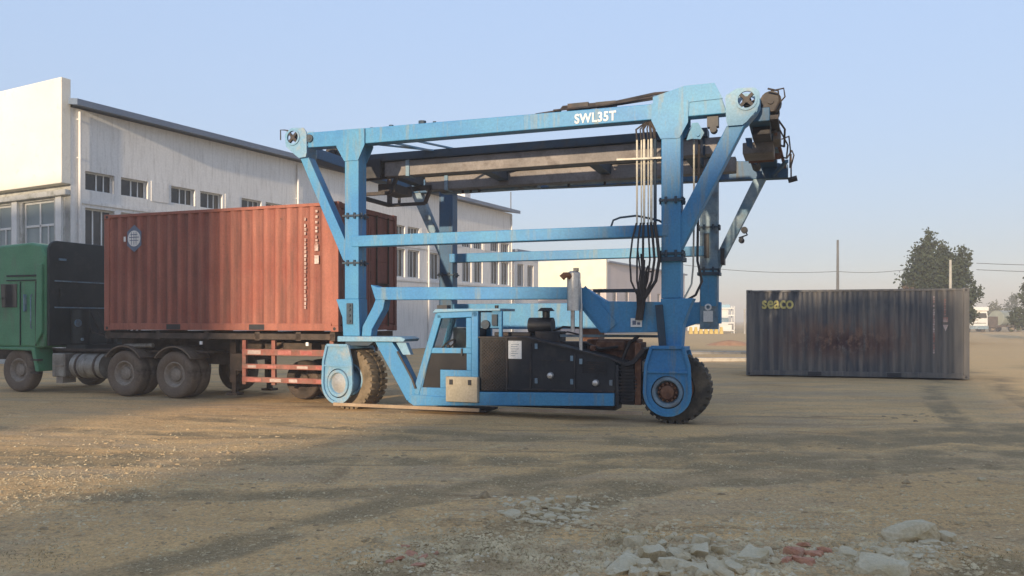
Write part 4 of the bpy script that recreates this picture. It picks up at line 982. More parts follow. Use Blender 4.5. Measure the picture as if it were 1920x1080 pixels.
# engine clutter above the hood
m = MB(); m.cyl((0.44, -1.75, 1.60), (0.88, -1.75, 1.60), 0.145, 20); m.build('air_cleaner', 'black', G, smooth=True)
m = MB(); m.cyl((0.75, -1.75, 1.74), (0.75, -1.75, 1.86), 0.07, 12); m.lathe_y([(0.001, 0.0)] , (0, 0, 0), 3) if False else None
m.cyl((0.75, -1.75, 1.86), (0.75, -1.75, 1.92), 0.16, 18, 0.10); m.build('rain_cap', 'black', G, smooth=True)
m = MB(); m.box(0.60, 1.05, -1.95, -1.5, 1.22, 1.50); m.box(1.05, 1.5, -1.9, -1.55, 1.1, 1.32); m.box(-0.2, 0.5, -1.9, -1.6, 1.40, 1.48)
m.build('engine_block', 'dark_steel', G, bevel=0.02)
m = MB(); m.box(1.5, 2.4, -1.75, -1.2, 0.95, 1.36); m.cyl((1.7, -1.8, 1.25), (2.2, -1.8, 1.25), 0.09, 12); m.box(1.62, 1.72, -2.0, -1.9, 1.16, 1.26); m.build('hydraulic_pump', 'rust', G, bevel=0.02)
m = MB(); m.box(1.0, 2.88, -1.88, -1.84, 1.40, 1.445); m.build('service_rail', 'grey_weather', G)
m = MB(); m.tube([(0.9, -1.8, 1.5), (1.1, -1.85, 1.58), (1.4, -1.85, 1.56)], 0.02, 6); m.tube([(0.95, -1.85, 1.45), (1.2, -1.9, 1.49), (1.5, -1.85, 1.42)], 0.016, 6); m.tube([(1.5, -1.9, 1.30), (1.8, -1.95, 1.2), (2.1, -1.9, 1.24)], 0.025, 6); m.build('engine_hose', 'hose', G)
m = MB(); m.cyl((1.43, -2.34, 1.86), (1.43, -2.34, 2.50), 0.115, 24); m.cyl((1.43, -2.34, 2.50), (1.43, -2.34, 2.53), 0.115, 24, 0.07); m.build('muffler', 'silver', G, smooth=True); MB().cyl((1.47, -2.34, 2.531), (1.47, -2.34, 2.585), 0.05, 12).build('muffler_cap', 'beige', G)
m = MB(); m.cyl((1.53, -2.245, 1.1), (1.53, -2.245, 1.98), 0.032, 12); m.cyl((1.40, -2.30, 1.5), (1.40, -2.30, 1.86), 0.035, 10); m.build('exhaust_pipe', 'silver', G, smooth=True)
m = MB(); m.tube([(1.40, -2.40, 2.42), (1.36, -2.46, 2.46), (1.31, -2.48, 2.46), (1.26, -2.49, 2.41)], [0.05, 0.05, 0.052, 0.055], 12); m.build('exhaust_elbow', 'rust', G, smooth=True)
m = MB(); m.tube([(1.54, -2.36, 2.40), (1.56, -2.34, 2.2), (1.55, -2.28, 1.9)], 0.012, 6); m.build('exhaust_bracket', 'white', G)

# ------------------------------------------------------------------ containers
CORR = 0.278
def corr_panel(mb, x0, x1, z0, z1, y, depth, sgn, bottom_flat=0.0):
    """trapezoid corrugations between x0 and x1; the outer face at y, hollows go inward (sgn is the inward direction)"""
    prof = []; x = x0 + 0.04
    prof.append((x0, 0.0))
    while x + CORR < x1 - 0.02:
        prof += [(x, 0.0), (x + 0.068, depth), (x + 0.068 + 0.072, depth), (x + 0.208, 0.0)]
        x += CORR
    prof.append((x1, 0.0))
    vs = []
    for px, d in prof:
        yy = y + sgn * d
        vs += [(px, yy, z0), (px, yy, z1), (px, yy + sgn * 0.004, z0), (px, yy + sgn * 0.004, z1)]
    fs = []
    for i in range(len(prof) - 1):
        a, b = 4 * i, 4 * (i + 1)
        fs += [(a, b, b + 1, a + 1), (a + 2, a + 3, b + 3, b + 2)]
    mb.add(vs, fs)

def container(name, label, loc, rz, paint, length=6.06, seed=1):
    W, Hh = 2.44, 2.59
    c = empty(name, loc, rz); tag(c, label, 'shipping container', )
    hl = length / 2
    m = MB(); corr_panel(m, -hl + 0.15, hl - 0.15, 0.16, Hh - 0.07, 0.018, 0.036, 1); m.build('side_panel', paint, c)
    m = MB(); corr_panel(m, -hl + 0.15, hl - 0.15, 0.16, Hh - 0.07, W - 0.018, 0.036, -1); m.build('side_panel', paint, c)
    for y0, y1 in ((0.004, 0.06), (W - 0.06, W - 0.004)):
        MB().box(-hl + 0.163, hl - 0.163, y0, y1, 0.02, 0.165).build('bottom_rail', paint, c, bevel=0.006)
        MB().box(-hl + 0.163, hl - 0.163, y0, y1, Hh - 0.075, Hh - 0.012).build('top_rail', paint, c, bevel=0.006)
        for xx in (-1.08, 1.08):
            MB().box(xx - 0.19, xx + 0.19, y0 - 0.002 if y0 < 1 else y1 - 0.01, y0 + 0.012 if y0 < 1 else y1 + 0.002, 0.03, 0.145).build('fork_pocket', 'black', c)
    for x0, x1 in ((-hl + 0.002, -hl + 0.152), (hl - 0.152, hl - 0.002)):
        for y0, y1 in ((0.002, 0.102), (W - 0.102, W - 0.002)):
            MB().box(x0, x1, y0, y1, 0.118, Hh - 0.118).build('corner_post', paint, c, bevel=0.008)
    for x0 in (-hl, hl - 0.178):
        for y0 in (0, W - 0.162):
            for z0 in (0, Hh - 0.118):
                k = MB(); k.box(x0, x0 + 0.178, y0, y0 + 0.162, z0, z0 + 0.118)
                k.build('corner_casting', paint, c, bevel=0.01)
                yy = y0 - 0.002 if y0 == 0 else y0 + 0.164
                h = MB(); h.cyl((x0 + 0.089, yy, z0 + 0.058), (x0 + 0.089, yy + (0.004 if y0 == 0 else -0.004), z0 + 0.058), 0.034, 12); h.build('casting_hole', 'black', c)
    MB().box(-hl + 0.05, hl - 0.05, 0.05, W - 0.05, Hh - 0.03, Hh - 0.018).build('roof_panel', paint, c)
    MB().box(-hl + 0.16, hl - 0.16, 0.06, W - 0.06, 0.10, 0.15).build('floor', 'wood', c)
    # closed end (left): corrugated
    m = MB(); t = MB(); corr_panel(t, 0.10, W - 0.10, 0.16, Hh - 0.1, 0.03, 0.036, 1)
    m.v = [(-hl + y, x, z) for x, y, z in t.v]; m.f = t.f; m.build('end_panel', paint, c)
    MB().box(-hl + 0.01, -hl + 0.08, 0.164, W - 0.164, 0.02, 0.16).box(-hl + 0.01, -hl + 0.08, 0.164, W - 0.164, Hh - 0.11, Hh - 0.015).build('end_sill', paint, c)
    # door end (right)
    MB().box(hl - 0.09, hl - 0.01, 0.18, W - 0.18, 0.02, 0.14).box(hl - 0.09, hl - 0.01, 0.18, W - 0.18, Hh - 0.12, Hh - 0.015).build('door_header', paint, c)
    for k, (y0, y1) in enumerate(((0.105, W / 2 - 0.008), (W / 2 + 0.008, W - 0.105))):
        d = MB(); d.box(hl - 0.07, hl - 0.03, y0, y1, 0.15, Hh - 0.13)
        for zz in (0.6, 1.05, 1.5, 1.95): d.box(hl - 0.029, hl - 0.018, y0 + 0.08, y1 - 0.08, zz, zz + 0.24)
        door_ = d.build('door', paint, c, bevel=0.006)
        for f in (0.27, 0.73):
            y = y0 + (y1 - y0) * f
            MB().cyl((hl - 0.0, y, 0.10), (hl - 0.0, y, Hh - 0.10), 0.017, 8).build('lock_rod', 'chassis', door_)
            MB().box(hl + 0.018, hl + 0.034, y - 0.02, y + 0.42 * (1 if f < 0.5 else -1), 0.98, 1.03).build('handle', 'chassis', door_)
    return c

def code_marks(parent, x, z_top, rows, w, h, gap, material='letter_white', rnd=3):
    """illegible stencilled code running down the panel, one small glyph block below another"""
    rr = random.Random(rnd); m = MB(); z = z_top
    for k in range(rows):
        a = rr.uniform(0.6, 1.0)
        if rr.random() < 0.12: z -= h * 0.8
        m.box(x, x + w * a, -0.002 + 0.014, 0.0165, z - h, z)
        m.box(x + w * rr.uniform(0.0, 0.4), x + w * rr.uniform(0.5, 1.0), 0.0118, 0.0138, z - h * rr.uniform(0.5, 0.9), z - h * 0.2)
        z -= h + gap
    return m

# red container on the truck
RW = 13.7
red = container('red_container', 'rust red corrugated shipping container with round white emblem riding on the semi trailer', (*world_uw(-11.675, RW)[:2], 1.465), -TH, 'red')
m = code_marks(red, 2.23, 2.30, 22, 0.05, 0.062, 0.018); m.build('code_stencil', 'letter_faded', red)
m = code_marks(red, 2.49, 2.44, 9, 0.055, 0.05, 0.02, rnd=5); m.box(2.47, 2.56, 0.0125, 0.016, 1.62, 1.76); m.box(2.47, 2.57, 0.0125, 0.016, 1.36, 1.53); m.build('size_stencil', 'letter_faded', red)
m = MB(); ex, ez = -2.17, 2.03
hexa = [(ex + 0.23 * math.cos(R(60 * k + 90)), ez + 0.30 * math.sin(R(60 * k + 90))) for k in range(6)]
m.prism(hexa, 0.010, 0.014); m.build('emblem_ground', 'emblem_blue', red)
m = MB(); m.cyl((ex, 0.004, ez), (ex, 0.009, ez), 0.175, 28); em = m.build('emblem_disc', 'letter_white', red)
m = MB()
for zz, hw_ in ((0.09, 0.10), (0.03, 0.14), (-0.04, 0.12)): m.box(ex - hw_, ex + hw_, 0.001, 0.0035, ez + zz - 0.012, ez + zz + 0.004)
for xx in (-0.07, 0.0, 0.06): m.box(ex + xx - 0.006, ex + xx + 0.006, 0.0005, 0.003, ez - 0.14, ez + 0.14)
m.build('emblem_lines', 'emblem_blue', em)
MB().box(ex - 0.30, ex - 0.24, 0.010, 0.0138, ez - 0.06, ez + 0.05).build('emblem_mark', 'letter_white', red)

# dark container on the ground at the right
TB = R(16.5)
dx, dy = 12.93, 22.6
cx_, cy_ = dx - math.cos(TB) * 3.03, dy + math.sin(TB) * 3.03
sea = container('dark_container', 'blue black rust streaked shipping container with yellow seaco lettering standing on the ground', (cx_, cy_, 0.02), -TB, 'seaco')
text_mesh('maker_lettering', 'seaco', 0.50, 'letter_yellow', sea, (-2.58, 0.008, 2.03), (R(90), 0, 0), width=0.80, bold=0.012, spacing=1.0)
m = code_marks(sea, 2.10, 2.36, 22, 0.05, 0.055, 0.014, rnd=8); m.build('code_stencil', 'letter_faded', sea)
m = code_marks(sea, 2.38, 2.28, 7, 0.06, 0.05, 0.02, rnd=9); m.box(2.36, 2.48, 0.0125, 0.016, 1.62, 1.76); m.prism([(2.35, 1.54), (2.49, 1.54), (2.42, 1.36)], 0.0125, 0.016); m.build('size_stencil', 'letter_faded', sea)
for x, z in ((-2.9, 0.0),): pass

# ------------------------------------------------------------------ tractor and trailer
TR = empty('tractor_unit', world_uw(-13.4, RW), -TH)
tag(TR, 'green truck tractor with black cab back and dusty twin wheels at the left edge', 'truck')
def tx(u): return u + 13.4
# chassis rails
m = MB()
for y in (0.75, 1.55): m.box(tx(-19.0), tx(-11.9), y, y + 0.09, 0.72, 0.98)
for u in (-18.5, -17, -15.6, -14.6, -13.4, -12.2): m.box(tx(u), tx(u) + 0.12, 0.84, 1.55, 0.76, 0.94)
m.build('chassis', 'chassis', TR)
# cab
cb = MB()
pr = [(tx(-18.75), 1.05), (tx(-16.60), 1.05), (tx(-16.52), 1.35), (tx(-16.52), 3.20), (tx(-16.66), 3.46), (tx(-17.0), 3.52), (tx(-18.0), 3.48), (tx(-18.5), 3.0), (tx(-18.85), 2.1)]
cb.prism(pr, 0.04, 2.40)
cab_ = cb.build('cab', 'green', TR, bevel=0.06)
bk = MB()
def rrect(y0, y1, z0, z1, r, n=5):
    pts = []
    for cy, cz, a in ((y1 - r, z1 - r, 0), (y0 + r, z1 - r, 90)):
        for k in range(n + 1):
            t = R(a + 90 * k / n); pts.append((cy + r * math.cos(t), cz + r * math.sin(t)))
    return pts + [(y0, z0), (y1, z0)]
def plate_x(poly, x0, x1):
    n = len(poly)
    mm = MB(); mm.add([(x0, y, z) for y, z in poly] + [(x1, y, z) for y, z in poly],
        [tuple(range(n)), tuple(range(2 * n - 1, n - 1, -1))] + [(i, (i + 1) % n, (i + 1) % n + n, i + n) for i in range(n)]); return mm
plate_x(rrect(0.07, 2.37, 1.10, 3.56, 0.22), tx(-16.515), tx(-16.44)).build('cab_back', 'cab_black', cab_, bevel=0.02)
plate_x(rrect(0.35, 1.7, 2.05, 2.45, 0.05), tx(-16.438), tx(-16.415)).build('back_panel', 'grey_green', cab_).data.materials[0] = M['cab_black']
m = MB()
for y in (0.32, 1.62): m.box(tx(-16.438), tx(-16.40), y, y + 0.18, 3.10, 3.15)
m.box(tx(-16.438), tx(-16.41), 0.2, 2.3, 2.60, 2.63); m.box(tx(-16.438), tx(-16.41), 0.2, 2.3, 1.98, 2.01); m.build('grab_handle', 'grey_weather', cab_)
m = MB(); m.box(tx(-17.75), tx(-16.75), 0.02, 0.038, 2.72, 2.76); m.box(tx(-17.75), tx(-16.75), 0.02, 0.038, 2.62, 2.645); m.box(tx(-16.82), tx(-16.80), 0.02, 0.038, 1.1, 2.6); m.box(tx(-17.32), tx(-17.30), 0.02, 0.038, 1.1, 2.6); m.build('door_seam', 'cab_black', cab_)
m = MB()
m.prism([(tx(-17.9), 2.0), (tx(-17.42), 2.0), (tx(-17.42), 2.55), (tx(-17.95), 2.55)], 0.025, 0.037); m.build('side_window', 'glass_dark', cab_)
m = MB(); m.prism([(tx(-16.76), 1.12), (tx(-16.56), 1.40), (tx(-16.56), 3.0), (tx(-16.72), 3.0)], -0.03, 0.038); m.build('air_deflector', 'green', cab_, bevel=0.015)
m = MB(); m.box(tx(-17.15), tx(-17.12), -0.02, 0.04, 1.9, 2.3); m.build('door_handle', 'grey_weather', cab_)
m = MB(); m.box(tx(-18.05), tx(-17.98), -0.22, 0.03, 2.2, 2.24); m.box(tx(-18.1), tx(-17.94), -0.30, -0.20, 1.85, 2.55); m.build('mirror', 'cab_black', cab_, bevel=0.02)
for z in (0.45, 0.75): MB().box(tx(-16.95), tx(-16.70), 0.0, 0.12, z, z + 0.04).build('step', 'chassis', TR)
m = MB(); m.tube([(tx(-16.90), 0.0, 1.5), (tx(-16.90), -0.03, 1.55), (tx(-16.90), -0.03, 2.25), (tx(-16.90), 0.0, 2.3)], 0.014, 6); m.build('grab_rail', 'grey_weather', cab_)
# machinery behind the cab
m = MB(); m.cyl((tx(-16.1), 0.62, 1.15), (tx(-16.1), 0.62, 1.95), 0.20, 18); m.cyl((tx(-15.85), 1.3, 1.0), (tx(-15.85), 1.3, 2.2), 0.11, 14); m.box(tx(-16.3), tx(-15.7), 0.4, 2.0, 1.0, 1.12); m.build('air_filter', 'cab_black', TR, smooth=True)
m = MB(); m.cyl((tx(-15.96), 0.42, 1.63), (tx(-15.93), 0.42, 1.63), 0.09, 16); m.cyl((tx(-15.75), 0.35, 1.25), (tx(-15.72), 0.35, 1.25), 0.035, 10); m.build('hose_coupling', 'grey_weather', TR)
m = MB()
for k in range(3): m.tube([(tx(-16.3), 0.9 + 0.2 * k, 1.9), (tx(-15.9), 0.8 + 0.2 * k, 1.4), (tx(-15.4), 0.9 + 0.2 * k, 1.25), (tx(-14.9), 1.0 + 0.15 * k, 1.5)], 0.02, 6)
m.build('air_line', 'hose', TR)
# tanks and steps low on the side
m = MB(); m.box(tx(-16.42), tx(-16.02), 0.12, 0.62, 0.38, 0.93); m.build('battery_box', 'tank', TR, bevel=0.03)
MB().box(tx(-16.38), tx(-16.05), 0.10, 0.118, 0.62, 0.66).build('battery_strap', 'rim_dust', TR); MB().box(tx(-16.30), tx(-16.1), 0.14, 0.5, 0.24, 0.378).build('step', 'rim_dust', TR)
m = MB(); m.cyl((tx(-15.90), 0.42, 0.64), (tx(-15.0), 0.42, 0.64), 0.29, 24); m.build('fuel_tank', 'tank', TR, smooth=True)
m = MB()
for u in (-15.75, -15.2): m.cyl((tx(u), 0.42, 0.64), (tx(u) + 0.06, 0.42, 0.64), 0.30, 24)
m.build('tank_strap', 'chassis', TR)
m = MB(); m.box(tx(-16.5), tx(-11.95), 0.30, 0.72, 0.98, 1.03); m.build('catwalk', 'chassis', TR)
# mudguards: half hoops over the tandem
for u in (-14.20, -12.80):
    m = MB(); a_ = [(tx(u) + 0.62 * math.cos(R(t)), 0.52 + 0.62 * math.sin(R(t))) for t in range(35, 150, 10)]
    b_ = [(tx(u) + 0.59 * math.cos(R(t)), 0.52 + 0.59 * math.sin(R(t))) for t in range(145, 30, -10)]
    m.prism(a_ + b_, 0.02, 0.62); m.build('mudguard', 'wheel_dust', TR)
MB().box(tx(-14.0), tx(-12.8), 0.85, 1.55, 1.0, 1.14).build('fifth_wheel', 'chassis', TR)
for u in (-17.45, -14.20, -12.80):
    for y in (0.20, 0.52) if u > -17 else (0.22,):
        wheel(TR, (tx(u), y, 0.51), 0.51, 0.29, 'wheel_dust', 'rim_dust', rim_r=0.56, hub='dish', n=36)
    w_ = wheel(TR, (tx(u), 2.18, 0.51), 0.51, 0.29, 'wheel_dust', 'rim_dust', rim_r=0.56, n=28)
m = MB(); m.prism([(tx(-18.1), 1.0), (tx(-18.0), 1.06), (tx(-16.85), 1.06), (tx(-16.72), 0.5), (tx(-16.82), 0.5), (tx(-16.95), 0.98)], 0.02, 0.5); m.build('wheel_arch', 'green', TR, bevel=0.02)

TL = empty('semi_trailer', world_uw(-11.6, RW), -TH)
tag(TL, 'rusty skeletal semi trailer with red slatted side guards under the red container', 'trailer')
def lx(u): return u + 11.6
m = MB()
for y in (0.68, 1.64): m.box(lx(-14.9), lx(-8.75), y, y + 0.12, 1.02, 1.38)
m.build('main_beam', 'chassis', TL, bevel=0.01)
for u in (-14.6, -13.2, -11.9, -10.6, -9.6, -8.80):
    MB().box(lx(u) - 0.06, lx(u) + 0.06, 0.03, 2.41, 1.28, 1.455).build('bolster', 'chassis', TL)
m = MB(); m.box(lx(-14.7), lx(-8.75), 0.03, 0.09, 1.30, 1.42); m.build('side_rail', 'chassis', TL)
for u in (-11.72, ):
    for y in (0.55, 1.75):
        m = MB(); m.box(lx(u), lx(u) + 0.16, y, y + 0.16, 0.35, 1.3); m.box(lx(u) + 0.03, lx(u) + 0.13, y + 0.03, y + 0.13, 0.12, 0.35); m.box(lx(u) - 0.06, lx(u) + 0.22, y - 0.04, y + 0.2, 0.07, 0.12)
        m.build('landing_leg', 'chassis', TL)
m = MB(); m.box(lx(-11.65), lx(-11.55), 0.6, 1.85, 0.8, 0.9); m.beam((lx(-11.6), 0.6, 0.5), (lx(-11.0), 0.7, 1.1), 0.06, 0.06); m.box(lx(-11.55), lx(-11.1), 0.35, 0.6, 0.62, 0.98); m.build('leg_gearbox', 'chassis', TL)
for k, (z0, z1) in enumerate(((0.97, 1.10), (0.69, 0.79), (0.41, 0.52))):
    g_ = MB().box(lx(-11.0), lx(-8.78), 0.05, 0.09, z0, z1).build('side_guard_bar', 'red_rail', TL, bevel=0.008)
    rr = random.Random(20 + k); u = -10.85
    while u < -8.95:
        L_ = rr.uniform(0.18, 0.34)
        MB().box(lx(u), lx(u + L_), 0.044, 0.0485, z0 + 0.02, z1 - 0.025).build('reflective_strip', rr.choice(['red_tape', 'white_tape', 'white_tape']), g_)
        u += L_ + rr.uniform(0.12, 0.5)
for u in (-10.98, -10.25, -8.86): MB().box(lx(u) - 0.045, lx(u) + 0.045, 0.092, 0.15, 0.36, 1.28).build('side_guard_post', 'red_rail', TL)
for u in (-12.05, -9.40): MB().box(lx(u), lx(u) + 0.06, 0.0, 0.028, 1.18, 1.25).build('marker_lamp', 'white', TL)
m = MB(); m.cyl((lx(-14.3), 0.2, 1.12), (lx(-13.5), 0.2, 1.14), 0.05, 10); m.build('air_tank', 'tank', TL)
m = MB(); m.beam((lx(-10.9), 0.5, 1.0), (lx(-10.3), 0.5, 1.25), 0.06, 0.06); m.box(lx(-10.2), lx(-9.5), 0.35, 0.9, 1.0, 1.22); m.build('suspension', 'chassis', TL)
for u in (-10.05, -9.25):
    for y in (0.95, 1.55):
        wheel(TL, (lx(u), y, 0.42), 0.42, 0.30, 'chassis', 'chassis', rim_r=0.56, n=28)

# ------------------------------------------------------------------ trees, poles, wires, far vehicles
def tree(name, label, loc, lobes, n_leaf, leaf, size, trunk_h, seed, group=None, trunk_r=0.22):
    rr = random.Random(seed)
    t = empty(name, loc); tag(t, label, 'tree', group)
    m = MB(); m.tube([(0, 0, -0.1), (0.05, 0, trunk_h * 0.5), (0, 0.05, trunk_h), (0.1, 0, trunk_h * 1.6)], [trunk_r, trunk_r * 0.8, trunk_r * 0.6, trunk_r * 0.2], 8)
    for (cx, cy, cz, a, b) in lobes:
        m.tube([(0, 0, trunk_h * 0.6), (cx * 0.5, cy * 0.5, (trunk_h * 0.6 + cz) / 2), (cx, cy, cz + b * 0.4)], [trunk_r * 0.4, trunk_r * 0.25, 0.02], 6)
    m.build('trunk', 'bark', t)
    vs, fs = [], []
    tot = sum(l[3] ** 2 * l[4] for l in lobes)
    for (cx, cy, cz, a, b) in lobes:
        k = int(n_leaf * a * a * b / tot)
        clumps = []
        for _ in range(max(7, int(20 * a * b / 2))):
            while True:
                p = Vector((rr.uniform(-1, 1), rr.uniform(-1, 1), rr.uniform(-1, 1)))
                if 0.25 < p.length < 1: break
            taper = 1.0 if p.z < 0 else (1 - p.z * 0.55)
            clumps.append(Vector((cx + p.x * a * taper, cy + p.y * a * taper, cz + p.z * b)))
        for _ in range(k):
            q = rr.choice(clumps); s = size * rr.uniform(0.6, 1.3)
            p = q + Vector((rr.gauss(0, 0.14 * a + 0.07), rr.gauss(0, 0.14 * a + 0.07), rr.gauss(0, 0.13 * b + 0.06)))
            d = Vector((rr.uniform(-1, 1), rr.uniform(-1, 1), rr.uniform(-0.6, 1.2))).normalized()
            e = d.orthogonal().normalized(); e.rotate(Matrix.Rotation(rr.uniform(0, 6.28), 3, d)); f = d.cross(e)
            o = len(vs)
            vs += [p - f * s * 0.9, p + e * s * 0.5, p + f * s * 0.9, p - e * s * 0.5]
            fs.append((o, o + 1, o + 2, o + 3))
    me = bpy.data.meshes.new('crown'); me.from_pydata([tuple(v) for v in vs], [], fs); me.materials.append(M[leaf])
    o = bpy.data.objects.new('crown', me); COL.objects.link(o); o.parent = t
    return t

big = [(-1.0, 0, 6.6, 0.45, 1.2), (-0.35, 0.1, 7.7, 0.4, 1.4), (0.35, 0, 7.3, 0.4, 1.3), (0.9, 0.1, 6.6, 0.35, 1.1), (1.95, 0, 6.8, 0.3, 1.2), (2.5, 0, 6.5, 0.28, 1.3), (-1.9, 0, 5.2, 0.4, 1.0), (2.7, 0, 4.7, 0.3, 0.7), (-0.6, 0, 4.6, 1.9, 2.6), (-0.2, 0.3, 6.0, 1.5, 2.1), (0.9, 0, 5.2, 1.3, 2.2), (2.0, 0.2, 5.3, 0.7, 1.5), (1.6, -0.2, 3.8, 1.3, 1.8), (2.5, 0, 4.1, 0.6, 0.9), (-1.5, 0.1, 4.0, 1.2, 1.9), (0.0, 0, 2.4, 1.9, 1.5), (1.3, 0, 2.4, 1.2, 1.2)]
tree('leafy_tree', 'big dark bushy tree rising behind the dark container', (31.2, 59, 0), [(a, b, c * 0.93, d, e * 0.93) for a, b, c, d, e in big], 30000, 'leaf', 0.15, 2.2, 3)
tree('dry_tree', 'small reddish brown tree left of the big tree behind the dark container', (28.4, 57.5, 0), [(0, 0, 2.6, 0.8, 1.5), (0.5, 0, 1.8, 0.9, 1.1), (-0.2, 0, 3.2, 0.45, 0.9)], 1500, 'leaf_dry', 0.15, 1.4, 4, trunk_r=0.1)
tree('olive_tree', 'low olive shrubby tree right of the big tree behind the container', (34.0, 60.5, 0), [(0, 0, 2.4, 0.7, 1.5), (0.35, 0, 2.0, 0.6, 1.1), (-0.9, 0, 2.8, 0.7, 1.2)], 1800, 'leaf_olive', 0.16, 1.4, 5, trunk_r=0.1)
tree('pointed_tree', 'pointed grey green tree cut by the right picture edge', (45.2, 70, 0), [(0, 0, 2.2, 1.3, 1.9), (0, 0, 3.9, 0.6, 1.6), (0.8, 0, 2.8, 0.9, 1.7), (-0.9, 0, 1.7, 0.8, 1.2)], 3000, 'leaf', 0.18, 1.8, 6, trunk_r=0.16)
spots = [(70.5, 128, 4.2), (75.0, 132, 4.6), (80.0, 133, 5.6), (85.0, 136, 6.2), (88.5, 134, 7.6), (59.0, 132, 5.6), (56.0, 130, 5.2), (32.0, 134, 5.4)]
for k, (x, y, h) in enumerate(spots):
    lab = ['distant low tree first to the right of the big tree on the horizon', 'distant low tree second to the right of the big tree on the horizon', 'distant middle tree of the hazy row behind the white truck',
           'distant taller tree behind the tanker on the horizon', 'tallest distant tree of the hazy row near the right edge', 'distant low tree behind the right end of the dark container',
           'distant small tree just behind the reddish dry tree', 'distant small tree behind the left half of the dark container'][k]
    tree('distant_tree', lab, (x, y, 0), [(0, 0, h * 0.5, h * 0.26, h * 0.36), (0.4, 0, h * 0.70, h * 0.15, h * 0.28), (-0.7, 0, h * 0.4, h * 0.2, h * 0.26)], 1100, 'leaf' if k % 2 else 'leaf_olive', 0.22, h * 0.35, 30 + k, group='distant trees along the horizon', trunk_r=0.1)

pole = MB(); pole.cyl((0, 0, 0), (0, 0, 8.7), 0.15, 10, 0.09)
p1 = pole.build('utility_pole', 'pole_dark', smooth=True); p1.location = (28.5, 70, 0); tag(p1, 'tall dark utility pole standing alone behind the dark container', 'pole', 'utility poles')
pole = MB(); pole.cyl((0, 0, 0), (0, 0, 5.45), 0.11, 10, 0.075)
p2 = pole.build('utility_pole', 'pole', smooth=True); p2.location = (27.4, 50, 0); tag(p2, 'pale concrete pole in front of the big bushy tree', 'pole', 'utility poles')
def wire(name, label, a, b, sag):
    pts = [(a[0] + (b[0] - a[0]) * t, a[1] + (b[1] - a[1]) * t, a[2] + (b[2] - a[2]) * t - sag * 4 * t * (1 - t)) for t in [k / 16 for k in range(17)]]
    o = MB().tube(pts, 0.022, 5).build(name, 'wire'); tag(o, label, 'cable', 'power cables')
wire('power_cable', 'thin cable sagging from the far left to the dark pole', (14.5, 70, 6.6), (28.5, 70, 5.95), 0.35)
wire('power_cable', 'thin cable running from the dark pole to behind the bushy tree', (28.5, 70, 5.95), (36.0, 70.5, 6.35), 0.25)
wire('power_cable', 'upper thin cable right of the big bushy tree', (36.0, 62, 6.1), (60.0, 66, 6.6), 0.3)
wire('power_cable', 'lower thin cable right of the big bushy tree', (36.0, 62, 5.6), (60.0, 66, 6.0), 0.3)

# far vehicles at the right
v = empty('white_truck', (64.2, 110, 0), 0); tag(v, 'white cab truck parked far off to the right facing the yard', 'truck')
MB().prism([(-1.25, 0.55), (1.25, 0.55), (1.25, 2.2), (1.15, 3.0), (-1.15, 3.0), (-1.25, 2.2)], 0, 2.2).build('cab', 'white_steel', v, bevel=0.08)
MB().prism([(-1.1, 1.95), (1.1, 1.95), (1.0, 2.65), (-1.0, 2.65)], -0.03, 0.02).build('windscreen', 'glass_dark', v)
MB().box(-1.2, 1.2, -0.3, 0.5, 2.95, 3.5).build('sun_visor', 'white_steel', v, bevel=0.06)
MB().box(-1.25, 1.25, -0.12, 0.0, 0.45, 0.9).build('bumper', 'grey_weather', v)
MB().box(-1.0, 1.0, -0.04, 0.0, 1.22, 1.30).build('grille', 'black', v)
MB().box(-1.2, 1.2, 2.3, 8, 0.9, 1.2).build('flatbed', 'chassis', v)
for x in (-1.0, 1.0): wheel(v, (x, 0.9, 0.45), 0.45, 0.3, 'rubber', 'rim_dust', rz=R(90), n=18)
v = empty('tanker_truck', (69.3, 113, 0), 0); tag(v, 'grey green tanker parked beside the white truck at the right edge', 'tanker')
MB().cyl((-0.4, 0.8, 1.95), (3.6, 3.0, 1.95), 1.1, 22).build('tank', 'grey_green', v, smooth=True)
MB().box(-1.0, 2.2, 0.3, 5.5, 0.7, 0.95).build('chassis', 'chassis', v)
MB().box(-1.9, -0.5, 0.2, 2.0, 0.6, 2.2).build('cab', 'chassis', v, bevel=0.1)
for x in (-0.9, 1.9):
    for y in (1.0, 4.2): wheel(v, (x, y, 0.48), 0.48, 0.35, 'rubber', 'rim_dust', n=18)
v = empty('white_van', (75.0, 116, 0), 0); tag(v, 'white van half cut by the right picture edge far off', 'van')
MB().prism([(-2.2, 0.5), (2.2, 0.5), (2.2, 1.3), (1.5, 2.4), (-2.2, 2.4)], 0, 1.9).build('body', 'white_steel', v, bevel=0.1)
MB().prism([(0.7, 1.4), (1.9, 1.4), (1.4, 2.2), (0.7, 2.2)], -0.02, 0.01).build('side_window', 'glass_dark', v)
for x in (-1.4, 1.4): wheel(v, (x, 0.1, 0.36), 0.36, 0.24, 'rubber', 'rim_dust', n=18)

